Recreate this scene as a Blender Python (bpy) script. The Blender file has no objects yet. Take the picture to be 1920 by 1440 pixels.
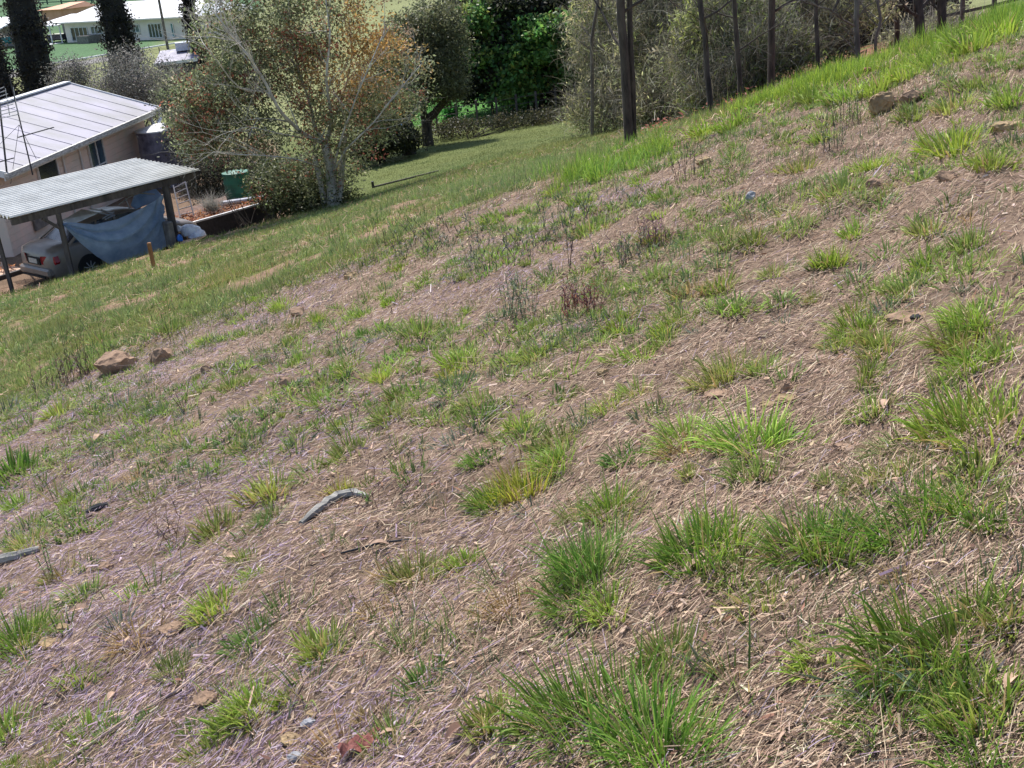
import bpy, bmesh, math, random
import numpy as np
from mathutils import Vector, Matrix
random.seed(7); rng = np.random.default_rng(11)
sc = bpy.context.scene
COL = sc.collection
PI = math.pi
# ------------------------------------------------------------------ camera
FPX = 2167.0; PITCH = math.radians(21.4); ROLL = math.radians(5.2)
cF = np.array([0, math.cos(PITCH), -math.sin(PITCH)]); cR = np.array([1.0, 0, 0]); cU = np.cross(cR, cF)
cX = math.cos(ROLL)*cR - math.sin(ROLL)*cU; cY = math.sin(ROLL)*cR + math.cos(ROLL)*cU
cam = bpy.data.cameras.new('camera'); camo = bpy.data.objects.new('camera', cam); COL.objects.link(camo)
cam.sensor_width = 36; cam.lens = FPX/1920*36; cam.clip_start = 0.05; cam.clip_end = 4000
M = Matrix.Identity(4)
for i in range(3):
    M[i][0] = cX[i]; M[i][1] = cY[i]; M[i][2] = -cF[i]
camo.matrix_world = M
sc.camera = camo
# ------------------------------------------------------------------ light
SUN_AZ = math.radians(-18); SUN_EL = math.radians(57)
w = bpy.data.worlds.new('World'); sc.world = w; w.use_nodes = True
nt = w.node_tree; bg = nt.nodes['Background']
sky = nt.nodes.new('ShaderNodeTexSky'); sky.sky_type = 'NISHITA'; sky.sun_disc = False
sky.sun_elevation = SUN_EL; sky.sun_rotation = SUN_AZ; sky.altitude = 200; sky.air_density = 1.0; sky.dust_density = 1.5
nt.links.new(sky.outputs[0], bg.inputs[0]); bg.inputs[1].default_value = 0.15
sl = bpy.data.lights.new('sun', 'SUN'); sl.energy = 4.5; sl.angle = math.radians(0.53); sl.color = (1.0, 0.955, 0.89)
so = bpy.data.objects.new('sun', sl); COL.objects.link(so)
sdir = Vector((math.sin(SUN_AZ)*math.cos(SUN_EL), math.cos(SUN_AZ)*math.cos(SUN_EL), math.sin(SUN_EL)))
so.rotation_euler = sdir.to_track_quat('Z', 'Y').to_euler()
vs = sc.view_settings; sc.display_settings.display_device = 'sRGB'
vs.view_transform = 'Standard'; vs.look = 'None'; vs.exposure = 0.46; vs.gamma = 1; vs.use_curve_mapping = False
sc.render.engine = 'CYCLES'; sc.cycles.max_bounces = 6; sc.cycles.transparent_max_bounces = 6

# ------------------------------------------------------------------ pixel rays
def raydir(px, py):
    px = np.asarray(px, float); py = np.asarray(py, float)
    return cF + ((px-960)/FPX)[..., None]*cX - ((py-720)/FPX)[..., None]*cY
def Pz(px, py, z):
    d = raydir(px, py); return Vector(d*(z/d[2]))
def Pd(px, py, dist):
    d = raydir(px, py); return Vector(d*(dist/math.hypot(d[0], d[1])))
def Pplane(px, py, p0, n):
    d = Vector(raydir(px, py)); return d*(Vector(p0).dot(n)/d.dot(n))
def pxm(dist): return FPX/dist            # pixels per metre (1920 wide)
def project(P):
    P = np.asarray(P, float); z = P@cF
    return 960+FPX*(P@cX)/z, 720-FPX*(P@cY)/z

# ------------------------------------------------------------------ noise
def hash2(ix, iy, s):
    n = (ix.astype(np.int64)*374761393 + iy.astype(np.int64)*668265263 + s*974634777) & 0xffffffff
    n = ((n ^ (n >> 13))*1274126177) & 0xffffffff
    return ((n ^ (n >> 16)) & 0xffff)/65535.0
def vnoise(x, y, s=0):
    ix = np.floor(x); iy = np.floor(y); fx = x-ix; fy = y-iy
    fx = fx*fx*(3-2*fx); fy = fy*fy*(3-2*fy)
    a = hash2(ix, iy, s); b = hash2(ix+1, iy, s); c = hash2(ix, iy+1, s); d = hash2(ix+1, iy+1, s)
    return (a*(1-fx)+b*fx)*(1-fy)+(c*(1-fx)+d*fx)*fy
def fbm(x, y, s=0, o=3):
    t = 0; a = .5; n = 0
    for k in range(o):
        t = t+a*vnoise(x*2**k+17.3*k, y*2**k-9.1*k, s+k); n += a; a *= .5
    return t/n
# ------------------------------------------------------------------ terrain height
GX, GY = 0.275, -0.086
KD = np.array([12, 17, 25, 31, 38, 50, 65, 90, 150, 2500.])
TAB = {-42: [0, -5.5, -7.0, -7.7, -7.9, -8.2, -8.4, -8.6, -8.6, -8.6],
       -25: [0, -4.80, -6.35, -7.50, -7.9, -8.2, -8.4, -8.6, -8.6, -8.6],
       -21: [0, -4.55, -6.10, -7.38, -7.9, -8.2, -8.4, -8.6, -8.6, -8.6],
       -14: [0, -4.25, -5.90, -7.00, -7.9, -8.2, -8.4, -8.6, -8.6, -8.6],
       -8: [0, -3.85, -5.45, -6.65, -7.8, -8.2, -8.4, -8.6, -8.6, -8.6],
       -2: [0, -3.50, -4.95, -5.95, -7.05, -8.3, -8.45, -8.6, -8.6, -8.6],
       4: [0, -3.20, -4.60, -5.50, -6.5, -7.95, -8.40, -8.6, -8.6, -8.6],
       7: [0, -3.15, -4.45, -5.3, -6.3, -7.8, -8.3, -8.6, -8.6, -8.6],
       11: [0, -2.75, -3.95, -4.7, -5.6, -7.1, -8.0, -8.5, -8.6, -8.6],
       15: [0, -2.45, -3.32, -3.95, -4.6, -5.8, -6.9, -8.0, -8.5, -8.6],
       21: [0, -2.15, -2.98, -3.45, -3.95, -4.7, -5.5, -7.0, -8.3, -8.6],
       26: [0, -1.70, -2.35, -2.85, -3.35, -4.2, -5.1, -6.5, -8.2, -8.6],
       42: [0, -0.60, -0.70, -1.0, -1.4, -2.2, -3.2, -5.0, -7.5, -8.6]}
_az = np.arange(-42, 42.01, 1.0); _ld = np.linspace(math.log(11), math.log(2500), 420)
_k = sorted(TAB); _rows = []
for a in _k:
    r = list(TAB[a]); ar = math.radians(a)
    r[0] = -1.55+12*(math.sin(ar)*GX+math.cos(ar)*GY)
    z11 = -1.55+11*(math.sin(ar)*GX+math.cos(ar)*GY)
    _rows.append(np.interp(_ld, np.log(np.concatenate([[11], KD])), [z11]+r))
_rows = np.array(_rows)
_T = np.array([np.interp(_az, _k, _rows[:, j]) for j in range(len(_ld))]).T
ker = np.exp(-0.5*(np.arange(-4, 5)/1.8)**2); ker /= ker.sum()
def _sm(v): return np.convolve(np.pad(v, 4, mode='reflect', reflect_type='odd'), ker, 'valid')
_T = np.apply_along_axis(_sm, 1, _T); _T = np.apply_along_axis(_sm, 0, _T)
def sstep(a, b, x):
    t = np.clip((x-a)/(b-a), 0, 1); return t*t*(3-2*t)
# edge of the bank above the carport yard
EDGE = [Pd(-260, 640, 31), Pd(0, 560, 31), Pd(137, 525, 31.3), Pd(320, 465, 32.2), Pd(430, 440, 33), Pd(560, 405, 34.0), Pd(575, 385, 36.0), Pd(560, 360, 40)]
EX = np.array([[p.x, p.y] for p in EDGE])
def edge_sd(x, y):   # positive behind the edge (in the yard)
    best = np.full(x.shape, 1e9); sg = np.full(x.shape, -1.0)
    for i in range(len(EX)-1):
        a, b = EX[i], EX[i+1]; d = b-a; L2 = d@d
        t = np.clip(((x-a[0])*d[0]+(y-a[1])*d[1])/L2, 0, 1)
        qx = x-(a[0]+t*d[0]); qy = y-(a[1]+t*d[1]); ds = np.hypot(qx, qy)
        cr = d[0]*qy-d[1]*qx
        m = ds < best-1e-9
        best = np.where(m, ds, best); sg = np.where(m, np.sign(cr), sg)
    return best*sg
YARD = -7.95
def zbase(x, y):
    x = np.asarray(x, float); y = np.asarray(y, float)
    d = np.hypot(x, y)+1e-9; az = np.degrees(np.arctan2(x, y)); azc = np.clip(az, -42, 42)
    pl = -1.55+GX*x+GY*y
    u = np.clip(azc+42, 0, 83.999); i = u.astype(int); fu = u-i
    v = np.clip((np.log(np.maximum(d, 11.01))-_ld[0])/(_ld[1]-_ld[0]), 0, len(_ld)-1.001); j = v.astype(int); fv = v-j
    t = (_T[i, j]*(1-fu)+_T[np.minimum(i+1, 84), j]*fu)*(1-fv)+(_T[i, j+1]*(1-fu)+_T[np.minimum(i+1, 84), j+1]*fu)*fv
    ac = np.radians(azc); dd = np.minimum(d, 12)
    off = GX*(x/d*dd-np.sin(ac)*dd)+GY*(y/d*dd-np.cos(ac)*dd)
    t = t+off
    wgt = sstep(10.3, 12.2, d)
    z = pl*(1-wgt)+t*wgt
    m = (d > 26) & (d < 75) & (az < -5)
    if np.any(m):
        s = np.where(m, edge_sd(x, y), -1)
        k = sstep(0.05, 0.75, s)*(1-sstep(45, 60, d))
        z = np.where(m, z*(1-k)+np.minimum(z, YARD)*k, z)
    return z
def zt(x, y):
    x = np.asarray(x, float); y = np.asarray(y, float); d = np.hypot(x, y)
    b = (fbm(x*.8, y*.8, 3)-.5)*.16+(fbm(x*3.1, y*3.1, 9)-.5)*.075
    b = b*sstep(1.0, 3.0, d)*(1-sstep(24, 33, d)*.8)*(1-sstep(60, 90, d))
    return zbase(x, y)+b
def hits(px, py):
    """ground points under arrays of picture positions"""
    D = raydir(px, py).reshape(-1, 3); D = D/np.hypot(D[:, 0], D[:, 1])[:, None]
    ds = np.geomspace(1.2, 600, 900)
    out = np.zeros_like(D)
    for s in range(0, len(D), 2000):
        d = D[s:s+2000]
        X = d[:, 0:1]*ds; Y = d[:, 1:2]*ds; Z = d[:, 2:3]*ds
        under = Z < zt(X, Y); k = np.argmax(under, 1); k = np.maximum(k, 1)
        r = np.arange(len(d)); 
        g0 = Z[r, k-1]-zt(X[r, k-1], Y[r, k-1]); g1 = Z[r, k]-zt(X[r, k], Y[r, k]); t = g0/(g0-g1+1e-12)
        dist = ds[k-1]+(ds[k]-ds[k-1])*np.clip(t, 0, 1)
        out[s:s+2000] = d*dist[:, None]
    out[:, 2] = zt(out[:, 0], out[:, 1])
    return out
def at(px, py): return Vector(hits(np.array([px]), np.array([py]))[0])
def gz(x, y): return float(zt(np.array([x]), np.array([y]))[0])

# ------------------------------------------------------------------ materials
def s2l(c): return tuple(((v/255)/12.92 if v/255 <= .04045 else ((v/255+.055)/1.055)**2.4) for v in c)
def mat(name, col, rough=.7, var=.0, scale=6, metal=0, bump=0, bscale=None, col2=None, spec=.5, trans=0, stretch=None, obj=True):
    m = bpy.data.materials.new(name); m.use_nodes = True; n = m.node_tree; b = n.nodes['Principled BSDF']
    b.inputs['Roughness'].default_value = rough; b.inputs['Metallic'].default_value = metal
    b.inputs['Specular IOR Level'].default_value = spec
    tc = n.nodes.new('ShaderNodeTexCoord'); mp = n.nodes.new('ShaderNodeMapping'); n.links.new(tc.outputs['Object'], mp.inputs[0])
    if stretch: mp.inputs['Scale'].default_value = stretch
    ns = n.nodes.new('ShaderNodeTexNoise'); ns.inputs['Scale'].default_value = scale; ns.inputs['Detail'].default_value = 6; ns.inputs['Roughness'].default_value = .65
    n.links.new(mp.outputs[0], ns.inputs[0])
    rp = n.nodes.new('ShaderNodeValToRGB'); c = s2l(col)
    c2 = s2l(col2) if col2 else tuple(v*(1-var) for v in c)
    rp.color_ramp.elements[0].position = .36; rp.color_ramp.elements[1].position = .64
    rp.color_ramp.elements[0].color = (*c2, 1); rp.color_ramp.elements[1].color = (*c, 1)
    n.links.new(ns.outputs[0], rp.inputs[0]); n.links.new(rp.outputs[0], b.inputs['Base Color'])
    if bump:
        nb = n.nodes.new('ShaderNodeTexNoise'); nb.inputs['Scale'].default_value = bscale or scale*4; nb.inputs['Detail'].default_value = 5
        n.links.new(mp.outputs[0], nb.inputs[0]); bp = n.nodes.new('ShaderNodeBump'); bp.inputs['Strength'].default_value = bump; bp.inputs['Distance'].default_value = .02
        n.links.new(nb.outputs[0], bp.inputs['Height']); n.links.new(bp.outputs[0], b.inputs['Normal'])
    if trans:
        tr = n.nodes.new('ShaderNodeBsdfTranslucent'); n.links.new(rp.outputs[0], tr.inputs[0])
        mx = n.nodes.new('ShaderNodeMixShader'); mx.inputs[0].default_value = trans
        n.links.new(b.outputs[0], mx.inputs[1]); n.links.new(tr.outputs[0], mx.inputs[2]); n.links.new(mx.outputs[0], n.nodes['Material Output'].inputs[0])
    return m
def leafmat(name, rough=.55, trans=.35, spec=.35):
    m = bpy.data.materials.new(name); m.use_nodes = True; n = m.node_tree; b = n.nodes['Principled BSDF']
    b.inputs['Roughness'].default_value = rough; b.inputs['Specular IOR Level'].default_value = spec
    at_ = n.nodes.new('ShaderNodeAttribute'); at_.attribute_name = 'Col'
    oi = n.nodes.new('ShaderNodeObjectInfo'); mx = n.nodes.new('ShaderNodeMix'); mx.data_type = 'RGBA'; mx.blend_type = 'MULTIPLY'; mx.inputs[0].default_value = 1
    n.links.new(at_.outputs['Color'], mx.inputs[6]); n.links.new(oi.outputs['Color'], mx.inputs[7])
    n.links.new(mx.outputs[2], b.inputs['Base Color'])
    if trans:
        tr = n.nodes.new('ShaderNodeBsdfTranslucent'); n.links.new(mx.outputs[2], tr.inputs[0])
        ms = n.nodes.new('ShaderNodeMixShader'); ms.inputs[0].default_value = trans
        n.links.new(b.outputs[0], ms.inputs[1]); n.links.new(tr.outputs[0], ms.inputs[2]); n.links.new(ms.outputs[0], n.nodes['Material Output'].inputs[0])
    return m
M_grass = leafmat('grass_blades', .5, .35, .3)
M_leaf = leafmat('leaves', .5, .52, .4)
M_straw = leafmat('dry_straw', .7, .12, .2)
M_bark = mat('bark_dark', (88, 80, 72), .95, col2=(42, 38, 36), scale=9, bump=.8, bscale=30, stretch=(1, 1, .25))
M_palebark = mat('bark_pale', (214, 208, 196), .85, col2=(150, 144, 136), scale=6, bump=.5, bscale=30, stretch=(1, 1, .3))
M_greybark = mat('bark_grey', (120, 112, 104), .9, col2=(74, 68, 64), scale=8, bump=.7, bscale=30, stretch=(1, 1, .3))
M_rock = mat('brown_rock', (166, 136, 110), .95, col2=(118, 96, 80), scale=9, bump=.8, bscale=22)
M_rock2 = mat('ochre_rock', (178, 152, 112), .9, col2=(120, 100, 76), scale=6, bump=.8, bscale=25)
M_rock3 = mat('pale_rock', (172, 170, 172), .85, col2=(120, 122, 128), scale=9, bump=.5, bscale=25)
M_white = mat('white_paint', (226, 226, 228), .5, col2=(196, 196, 196), scale=3)
M_roofw = mat('white_roof_metal', (160, 156, 170), .65, col2=(142, 140, 142), scale=.7, spec=.5)
M_roofg = mat('galvanised_iron', (214, 214, 210), .5, col2=(190, 190, 186), scale=1.5, metal=.0)
M_wall = mat('weatherboard_paint', (236, 208, 194), .75, col2=(212, 200, 186), scale=1.1)
M_cream = mat('cream_render', (236, 222, 214), .8, col2=(222, 208, 200), scale=.8)
M_glass = mat('dark_glass', (46, 52, 66), .12, col2=(30, 34, 46), scale=.8, spec=.8)
M_glasst = mat('teal_glass', (70, 98, 112), .1, col2=(44, 62, 78), scale=.8, spec=.8)
M_timber = mat('weathered_timber', (104, 96, 92), .9, col2=(66, 60, 60), scale=8, bump=.5, stretch=(1, 1, .2))
M_stake = mat('stake_wood', (170, 122, 76), .85, col2=(112, 78, 52), scale=9, bump=.4, stretch=(1, 1, .2))
M_steel = mat('dark_steel', (64, 62, 66), .6, col2=(40, 40, 44), scale=10)
M_alu = mat('aluminium', (180, 180, 184), .4, col2=(150, 152, 158), scale=12, metal=.3)
M_tank = mat('grey_tank', (156, 152, 168), .6, col2=(90, 88, 104), scale=2)
M_gtank = mat('green_tank', (34, 110, 84), .5, col2=(24, 80, 64), scale=3)
M_tarp = mat('blue_tarp', (190, 212, 238), .6, col2=(150, 178, 212), scale=2.5, trans=.72, bump=.4, bscale=8)
M_car = mat('champagne_paint', (132, 122, 114), .32, col2=(118, 110, 104), scale=3, spec=.7)
M_black = mat('black_rubber', (32, 32, 34), .8, col2=(20, 20, 22), scale=8)
M_red = mat('red_lens', (170, 30, 44), .2, col2=(120, 16, 30), scale=12)
M_plate = mat('number_plate', (196, 196, 190), .5, col2=(160, 160, 156), scale=20)
M_conc = mat('concrete', (134, 128, 122), .9, col2=(94, 90, 88), scale=4, bump=.4)
M_redbark = mat('red_litter', (146, 84, 76), .85, col2=(106, 62, 56), scale=14, bump=.5)
M_plastic = mat('white_plastic', (230, 230, 234), .35, col2=(190, 190, 204), scale=6, bump=.4)
M_bluep = mat('blue_plastic', (40, 120, 210), .4, col2=(30, 80, 170), scale=6)
M_card = mat('cardboard', (190, 160, 136), .8, col2=(150, 120, 100), scale=5)
M_terra = mat('terracotta', (150, 92, 72), .8, col2=(110, 66, 54), scale=6)
M_log = mat('grey_weathered_log', (172, 168, 160), .9, col2=(84, 84, 84), scale=7, bump=1, bscale=24, stretch=(.25, 1, 1))
M_char = mat('charred_wood', (58, 60, 64), .9, col2=(28, 28, 32), scale=8, bump=1, bscale=24, stretch=(.3, 1, 1))
M_cane = mat('dry_cane', (204, 178, 162), .7, col2=(160, 132, 124), scale=8)
M_teal = mat('teal_cover', (60, 140, 140), .6, col2=(36, 96, 100), scale=3)
M_stem = mat('dead_stem', (84, 62, 60), .9, col2=(50, 38, 42), scale=10)

# ------------------------------------------------------------------ mesh helpers
def np_mesh(name, V, Fc, cols=None, material=None, smooth=False):
    V = np.asarray(V, np.float32); Fc = np.asarray(Fc, np.int32)
    me = bpy.data.meshes.new(name); k = Fc.shape[1]
    me.vertices.add(len(V)); me.vertices.foreach_set('co', V.ravel())
    me.loops.add(Fc.size); me.loops.foreach_set('vertex_index', Fc.ravel())
    me.polygons.add(len(Fc)); me.polygons.foreach_set('loop_start', np.arange(0, Fc.size, k, dtype=np.int32))
    me.polygons.foreach_set('loop_total', np.full(len(Fc), k, np.int32))
    if smooth: me.polygons.foreach_set('use_smooth', np.ones(len(Fc), bool))
    me.update(calc_edges=True)
    if cols is not None:
        a = me.color_attributes.new('Col', 'FLOAT_COLOR', 'POINT')
        c = np.ones((len(V), 4), np.float32); c[:, :3] = cols; a.data.foreach_set('color', c.ravel())
    if material: me.materials.append(material)
    return me
def link(name, me, parent=None, loc=(0, 0, 0)):
    o = bpy.data.objects.new(name, me); COL.objects.link(o)
    if parent: o.parent = parent
    o.location = loc
    return o
def tag(o, label=None, cat=None, group=None, kind=None):
    if label: o['label'] = label
    if cat: o['category'] = cat
    if group: o['group'] = group
    if kind: o['kind'] = kind
    return o
def thing(name, label, cat, loc, group=None, rz=0):
    o = bpy.data.objects.new(name, None); COL.objects.link(o); o.location = loc; o.rotation_euler = (0, 0, rz)
    o.empty_display_size = .2
    return tag(o, label, cat, group)
def copy_tree(o, parent=None):
    c = o.copy(); COL.objects.link(c); c.parent = parent
    for ch in [k for k in o.children]: copy_tree(ch, c)
    return c
class MB:
    def __init__(s): s.v = []; s.f = []
    def add(s, vs, fs):
        n = len(s.v); s.v += [tuple(p) for p in vs]; s.f += [tuple(i+n for i in f) for f in fs]
    def box(s, c, ex, ey, ez, a, b, h):     # centre, unit axes, full sizes
        c = Vector(c); ex = Vector(ex)*a/2; ey = Vector(ey)*b/2; ez = Vector(ez)*h/2
        p = [c+x*ex+y*ey+z*ez for z in (-1, 1) for y in (-1, 1) for x in (-1, 1)]
        s.add(p, [(0, 2, 3, 1), (4, 5, 7, 6), (0, 1, 5, 4), (2, 6, 7, 3), (0, 4, 6, 2), (1, 3, 7, 5)])
    def bar(s, a, b, w_, h_=None, up=(0, 0, 1)):
        a = Vector(a); b = Vector(b); d = (b-a); L = d.length; d.normalize(); u = Vector(up)
        if abs(d.dot(u)) > .98: u = Vector((0, 1, 0))
        sd = d.cross(u).normalized(); u2 = sd.cross(d)
        s.box((a+b)/2, d, sd, u2, L, w_, h_ or w_)
    def tube(s, pts, rad, n=6, cap=True):
        pts = [Vector(p) for p in pts]; rad = rad if hasattr(rad, '__len__') else [rad]*len(pts)
        base = len(s.v); prev = None
        for i, p in enumerate(pts):
            t = (pts[min(i+1, len(pts)-1)]-pts[max(i-1, 0)]).normalized()
            if prev is None: x = t.orthogonal().normalized()
            else: x = (prev-t*prev.dot(t)).normalized()
            prev = x; y = t.cross(x)
            for k in range(n):
                a = 2*PI*k/n; s.v.append(tuple(p+(x*math.cos(a)+y*math.sin(a))*rad[i]))
        for i in range(len(pts)-1):
            for k in range(n):
                a = base+i*n+k; b = base+i*n+(k+1) % n; s.f.append((a, b, b+n, a+n))
        if cap:
            s.f.append(tuple(base+k for k in reversed(range(n)))); e = base+(len(pts)-1)*n; s.f.append(tuple(e+k for k in range(n)))
    def prism(s, bottom, top):
        n = len(bottom); vs_ = list(bottom)+list(top)
        s.add(vs_, [tuple(reversed(range(n))), tuple(range(n, 2*n))]+[(k, (k+1) % n, (k+1) % n+n, k+n) for k in range(n)])
    def build(s, name, m, parent=None, smooth=False, origin=None, bevel=0):
        o0 = Vector(origin) if origin is not None else Vector((0, 0, 0))
        if parent is not None and origin is None:
            q = parent; o0 = Vector((0, 0, 0))
            while q is not None: o0 += Vector(q.location); q = q.parent
        me = bpy.data.meshes.new(name); me.from_pydata([tuple(Vector(p)-o0) for p in s.v], [], s.f); me.update()
        bm = bmesh.new(); bm.from_mesh(me); bmesh.ops.recalc_face_normals(bm, faces=bm.faces)
        if bevel: bmesh.ops.bevel(bm, geom=bm.edges[:], offset=bevel, segments=1, affect='EDGES')
        bm.to_mesh(me); bm.free()
        if smooth:
            for p in me.polygons: p.use_smooth = True
        me.materials.append(m)
        o = bpy.data.objects.new(name, me); COL.objects.link(o)
        if parent is not None: o.parent = parent
        else: o.location = o0
        return o
Z = Vector((0, 0, 1))
# ribbons: blades, straws, twigs
def ribbons(P, az, lean, bend, L, W, nseg, c0, c1, taper=1.0, twist=None):
    N = len(P); th = lean[:, None]+bend[:, None]*np.linspace(0, 1, nseg+1)[None, :]
    st = (L/nseg)[:, None]
    thm = (th[:, 1:]+th[:, :-1])/2
    h = np.concatenate([np.zeros((N, 1)), np.cumsum(np.sin(thm)*st, 1)], 1); v = np.concatenate([np.zeros((N, 1)), np.cumsum(np.cos(thm)*st, 1)], 1)
    dx, dy = np.sin(az), np.cos(az)
    C = np.stack([P[:, 0:1]+h*dx[:, None], P[:, 1:2]+h*dy[:, None], P[:, 2:3]+v], 2)
    tw = twist if twist is not None else rng.normal(0, .5, N)
    S = np.stack([dy*np.cos(tw), -dx*np.cos(tw), np.sin(tw)], 1)
    k = np.linspace(0, 1, nseg+1)
    wk = 1-taper*k**1.6
    if taper > .5: wk = wk*(0.65+0.35*np.minimum(1, k*3)); wk[-1] = .06
    off = S[:, None, :]*(W[:, None]*wk[None, :]/2)[:, :, None]
    V = np.stack([C-off, C+off], 2).reshape(-1, 3)
    b = (np.arange(N)*(nseg+1)*2)[:, None]+(np.arange(nseg)*2)[None, :]
    F = np.stack([b, b+1, b+3, b+2], 2).reshape(-1, 4)
    cc = c0[:, None, :]*(1-k)[None, :, None]+c1[:, None, :]*k[None, :, None]
    cols = np.repeat(cc, 2, 1).reshape(-1, 3)
    return V, F, cols
def joinarr(parts):
    Vs, Fs, Cs, n = [], [], [], 0
    for V, F, C in parts: Vs.append(V); Fs.append(F+n); Cs.append(C); n += len(V)
    return np.concatenate(Vs), np.concatenate(Fs), np.concatenate(Cs)
def pal(colors, weights, n, jit=.12):
    c = np.array([s2l(x) for x in colors]); wt = np.array(weights, float); wt /= wt.sum()
    r = c[rng.choice(len(c), n, p=wt)]
    return np.clip(r*(1+rng.normal(0, jit, (n, 1)))*(1+rng.normal(0, jit*.3, (n, 3))), .004, 1)
# leaf cloud
def leaf_cloud(lobes, nclump, nleaf, size, colors, weights, csize=.35, aspect=1.8, shell=.5, droop=0.3, colfn=None):
    lobes = [(np.array(c, float), np.array(r, float)) for c, r in lobes]
    vol = np.array([np.prod(r)**(2/3) for c, r in lobes]); pick = rng.choice(len(lobes), nclump, p=vol/vol.sum())
    C = np.array([lobes[i][0] for i in pick]); R = np.array([lobes[i][1] for i in pick])
    d = rng.normal(size=(nclump, 3)); d /= np.linalg.norm(d, axis=1)[:, None]
    rr = rng.random(nclump)**(1/3)*(1-shell)+shell*(1-rng.random(nclump)**2*.5)
    cc = C+d*R*rr[:, None]
    ccol = pal(colors, weights, nclump, .15)
    if colfn is not None: ccol = colfn(cc, ccol)
    n = nclump*nleaf; idx = np.repeat(np.arange(nclump), nleaf)
    p = cc[idx]+rng.normal(0, csize, (n, 3))*np.array([1, 1, .7])
    s = size*(.6+.8*rng.random(n))
    nr = rng.normal(size=(n, 3)); nr[:, 2] += .6; nr /= np.linalg.norm(nr, axis=1)[:, None]
    a = rng.normal(size=(n, 3)); a[:, 2] -= droop; a -= nr*np.sum(a*nr, 1)[:, None]; a /= np.linalg.norm(a, axis=1)[:, None]
    b = np.cross(nr, a)
    hx = a*(s/2)[:, None]; hy = b*(s/2/aspect)[:, None]
    V = np.stack([p-hx, p-hx*.1+hy, p+hx, p-hx*.1-hy], 1).reshape(-1, 3)
    F = np.arange(n*4).reshape(-1, 4)
    cl = ccol[idx]*(1+rng.normal(0, .18, (n, 1))); cl = np.clip(cl, .003, 1)
    return V, F, np.repeat(cl, 4, 0)
def part_arr(name, arr, material, parent):
    V, F, C = arr; o0 = np.array(parent.location) if parent is not None else 0
    return link(name, np_mesh(name, V-o0, F, C, material), parent)

# ------------------------------------------------------------------ terrain mesh
az = np.concatenate([np.arange(-180, -44, 6.0), np.arange(-44, 44, .3), np.arange(44, 180, 6.0)])
rr = [0.25]
while rr[-1] < 2400: rr.append(rr[-1]*(1.018 if rr[-1] < 170 else 1.06))
rr = np.array(rr); A, Rr = np.meshgrid(np.radians(az), rr)
Xg = Rr*np.sin(A); Yg = Rr*np.cos(A); Zg = zt(Xg, Yg)
nA = len(az); nR = len(rr)
V = np.stack([Xg, Yg, Zg], 2).reshape(-1, 3); V = np.concatenate([V, [[0, 0, -1.55]]])
i = np.arange(nR-1)[:, None]*nA; j = np.arange(nA)[None, :]; j2 = (j+1) % nA
F = np.stack([i+j, i+j2, i+nA+j2, i+nA+j], 2).reshape(-1, 4)
x, y = V[:, 0], V[:, 1]; d = np.hypot(x, y); a_ = np.degrees(np.arctan2(x, y))
def crest(azd):   # distance where mulched slope turns into rough grass
    return np.interp(azd, [-30, -25, -20, -14, -6, 0, 6, 12, 20, 28, 60], [9.8, 10.0, 10.0, 10.6, 11.0, 11.4, 12.2, 11.9, 11.8, 11.8, 11.8])
def lerp(c, c2, k): return c*(1-k[:, None])+c2*k[:, None]
c_soil = np.array(s2l((134, 114, 98))); c_lawn = np.array(s2l((104, 110, 62))); c_pink = np.array(s2l((150, 122, 104)))
c_mown = np.array(s2l((102, 110, 66))); c_green = np.array(s2l((84, 112, 78))); c_road = np.array(s2l((132, 128, 126)))
c_far = np.array(s2l((126, 130, 88))); c_dirt = np.array(s2l((134, 112, 94))); c_red = np.array(s2l((138, 98, 78)))
c_oran = np.array(s2l((206, 150, 118)))
cg = np.tile(c_soil, (len(V), 1))*(.75+.5*fbm(x*2, y*2, 5))[:, None]
kl = sstep(-.8, 1.2, d-crest(a_)+(fbm(x*.5, y*.5, 21)-.5)*5)
rough_ = lerp(np.tile(c_lawn, (len(V), 1)), np.tile(c_pink, (len(V), 1)), sstep(.54, .66, fbm(x*2.2, y*1.6, 31)))
cg = lerp(cg, rough_*(.8+.4*fbm(x*3, y*3, 8))[:, None], kl)
lawnpatch = sstep(33, 37, d)*(1-sstep(7, 9, a_))
cg = lerp(cg, np.tile(c_mown, (len(V), 1))*(.85+.3*fbm(x*1.5, y*1.5, 41, 4))[:, None], lawnpatch)
redz = sstep(9.5, 11.5, a_)*sstep(14, 16, d)*(1-sstep(42, 50, d))
cg = lerp(cg, np.tile(c_red, (len(V), 1))*(.7+.6*fbm(x*2, y*2, 43))[:, None], redz*sstep(.4, .55, fbm(x*.6+3, y*.6, 77)+.12))
sd = edge_sd(x, y)
yard = sstep(.2, .6, sd)*(d < 60)*(a_ < -5)*(d > 26)
cg = lerp(cg, np.tile(c_dirt, (len(V), 1))*(.6+.5*fbm(x*2, y*2, 55))[:, None], yard*1.0)
farz = sstep(52, 60, d)
cg = lerp(cg, np.tile(c_far, (len(V), 1))*(.75+.5*fbm(x*.15, y*.4, 61, 4))[:, None], farz)
g1 = sstep(55, 57, d)*(1-sstep(72, 76, d))*sstep(-5, -4, a_)*(1-sstep(6, 8, a_))
cg = lerp(cg, np.tile(np.array(s2l((88, 132, 64))), (len(V), 1))*(.85+.3*fbm(x, y, 63))[:, None], g1)
KA = Pz(10, 135, -8.6); KB = Pz(350, 78, -8.6); kd = (KB-KA).xy.normalized(); kn = Vector((-kd.y, kd.x))
sk = (x-KA.x)*kn.x+(y-KA.y)*kn.y       # metres beyond the white kerb
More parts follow.
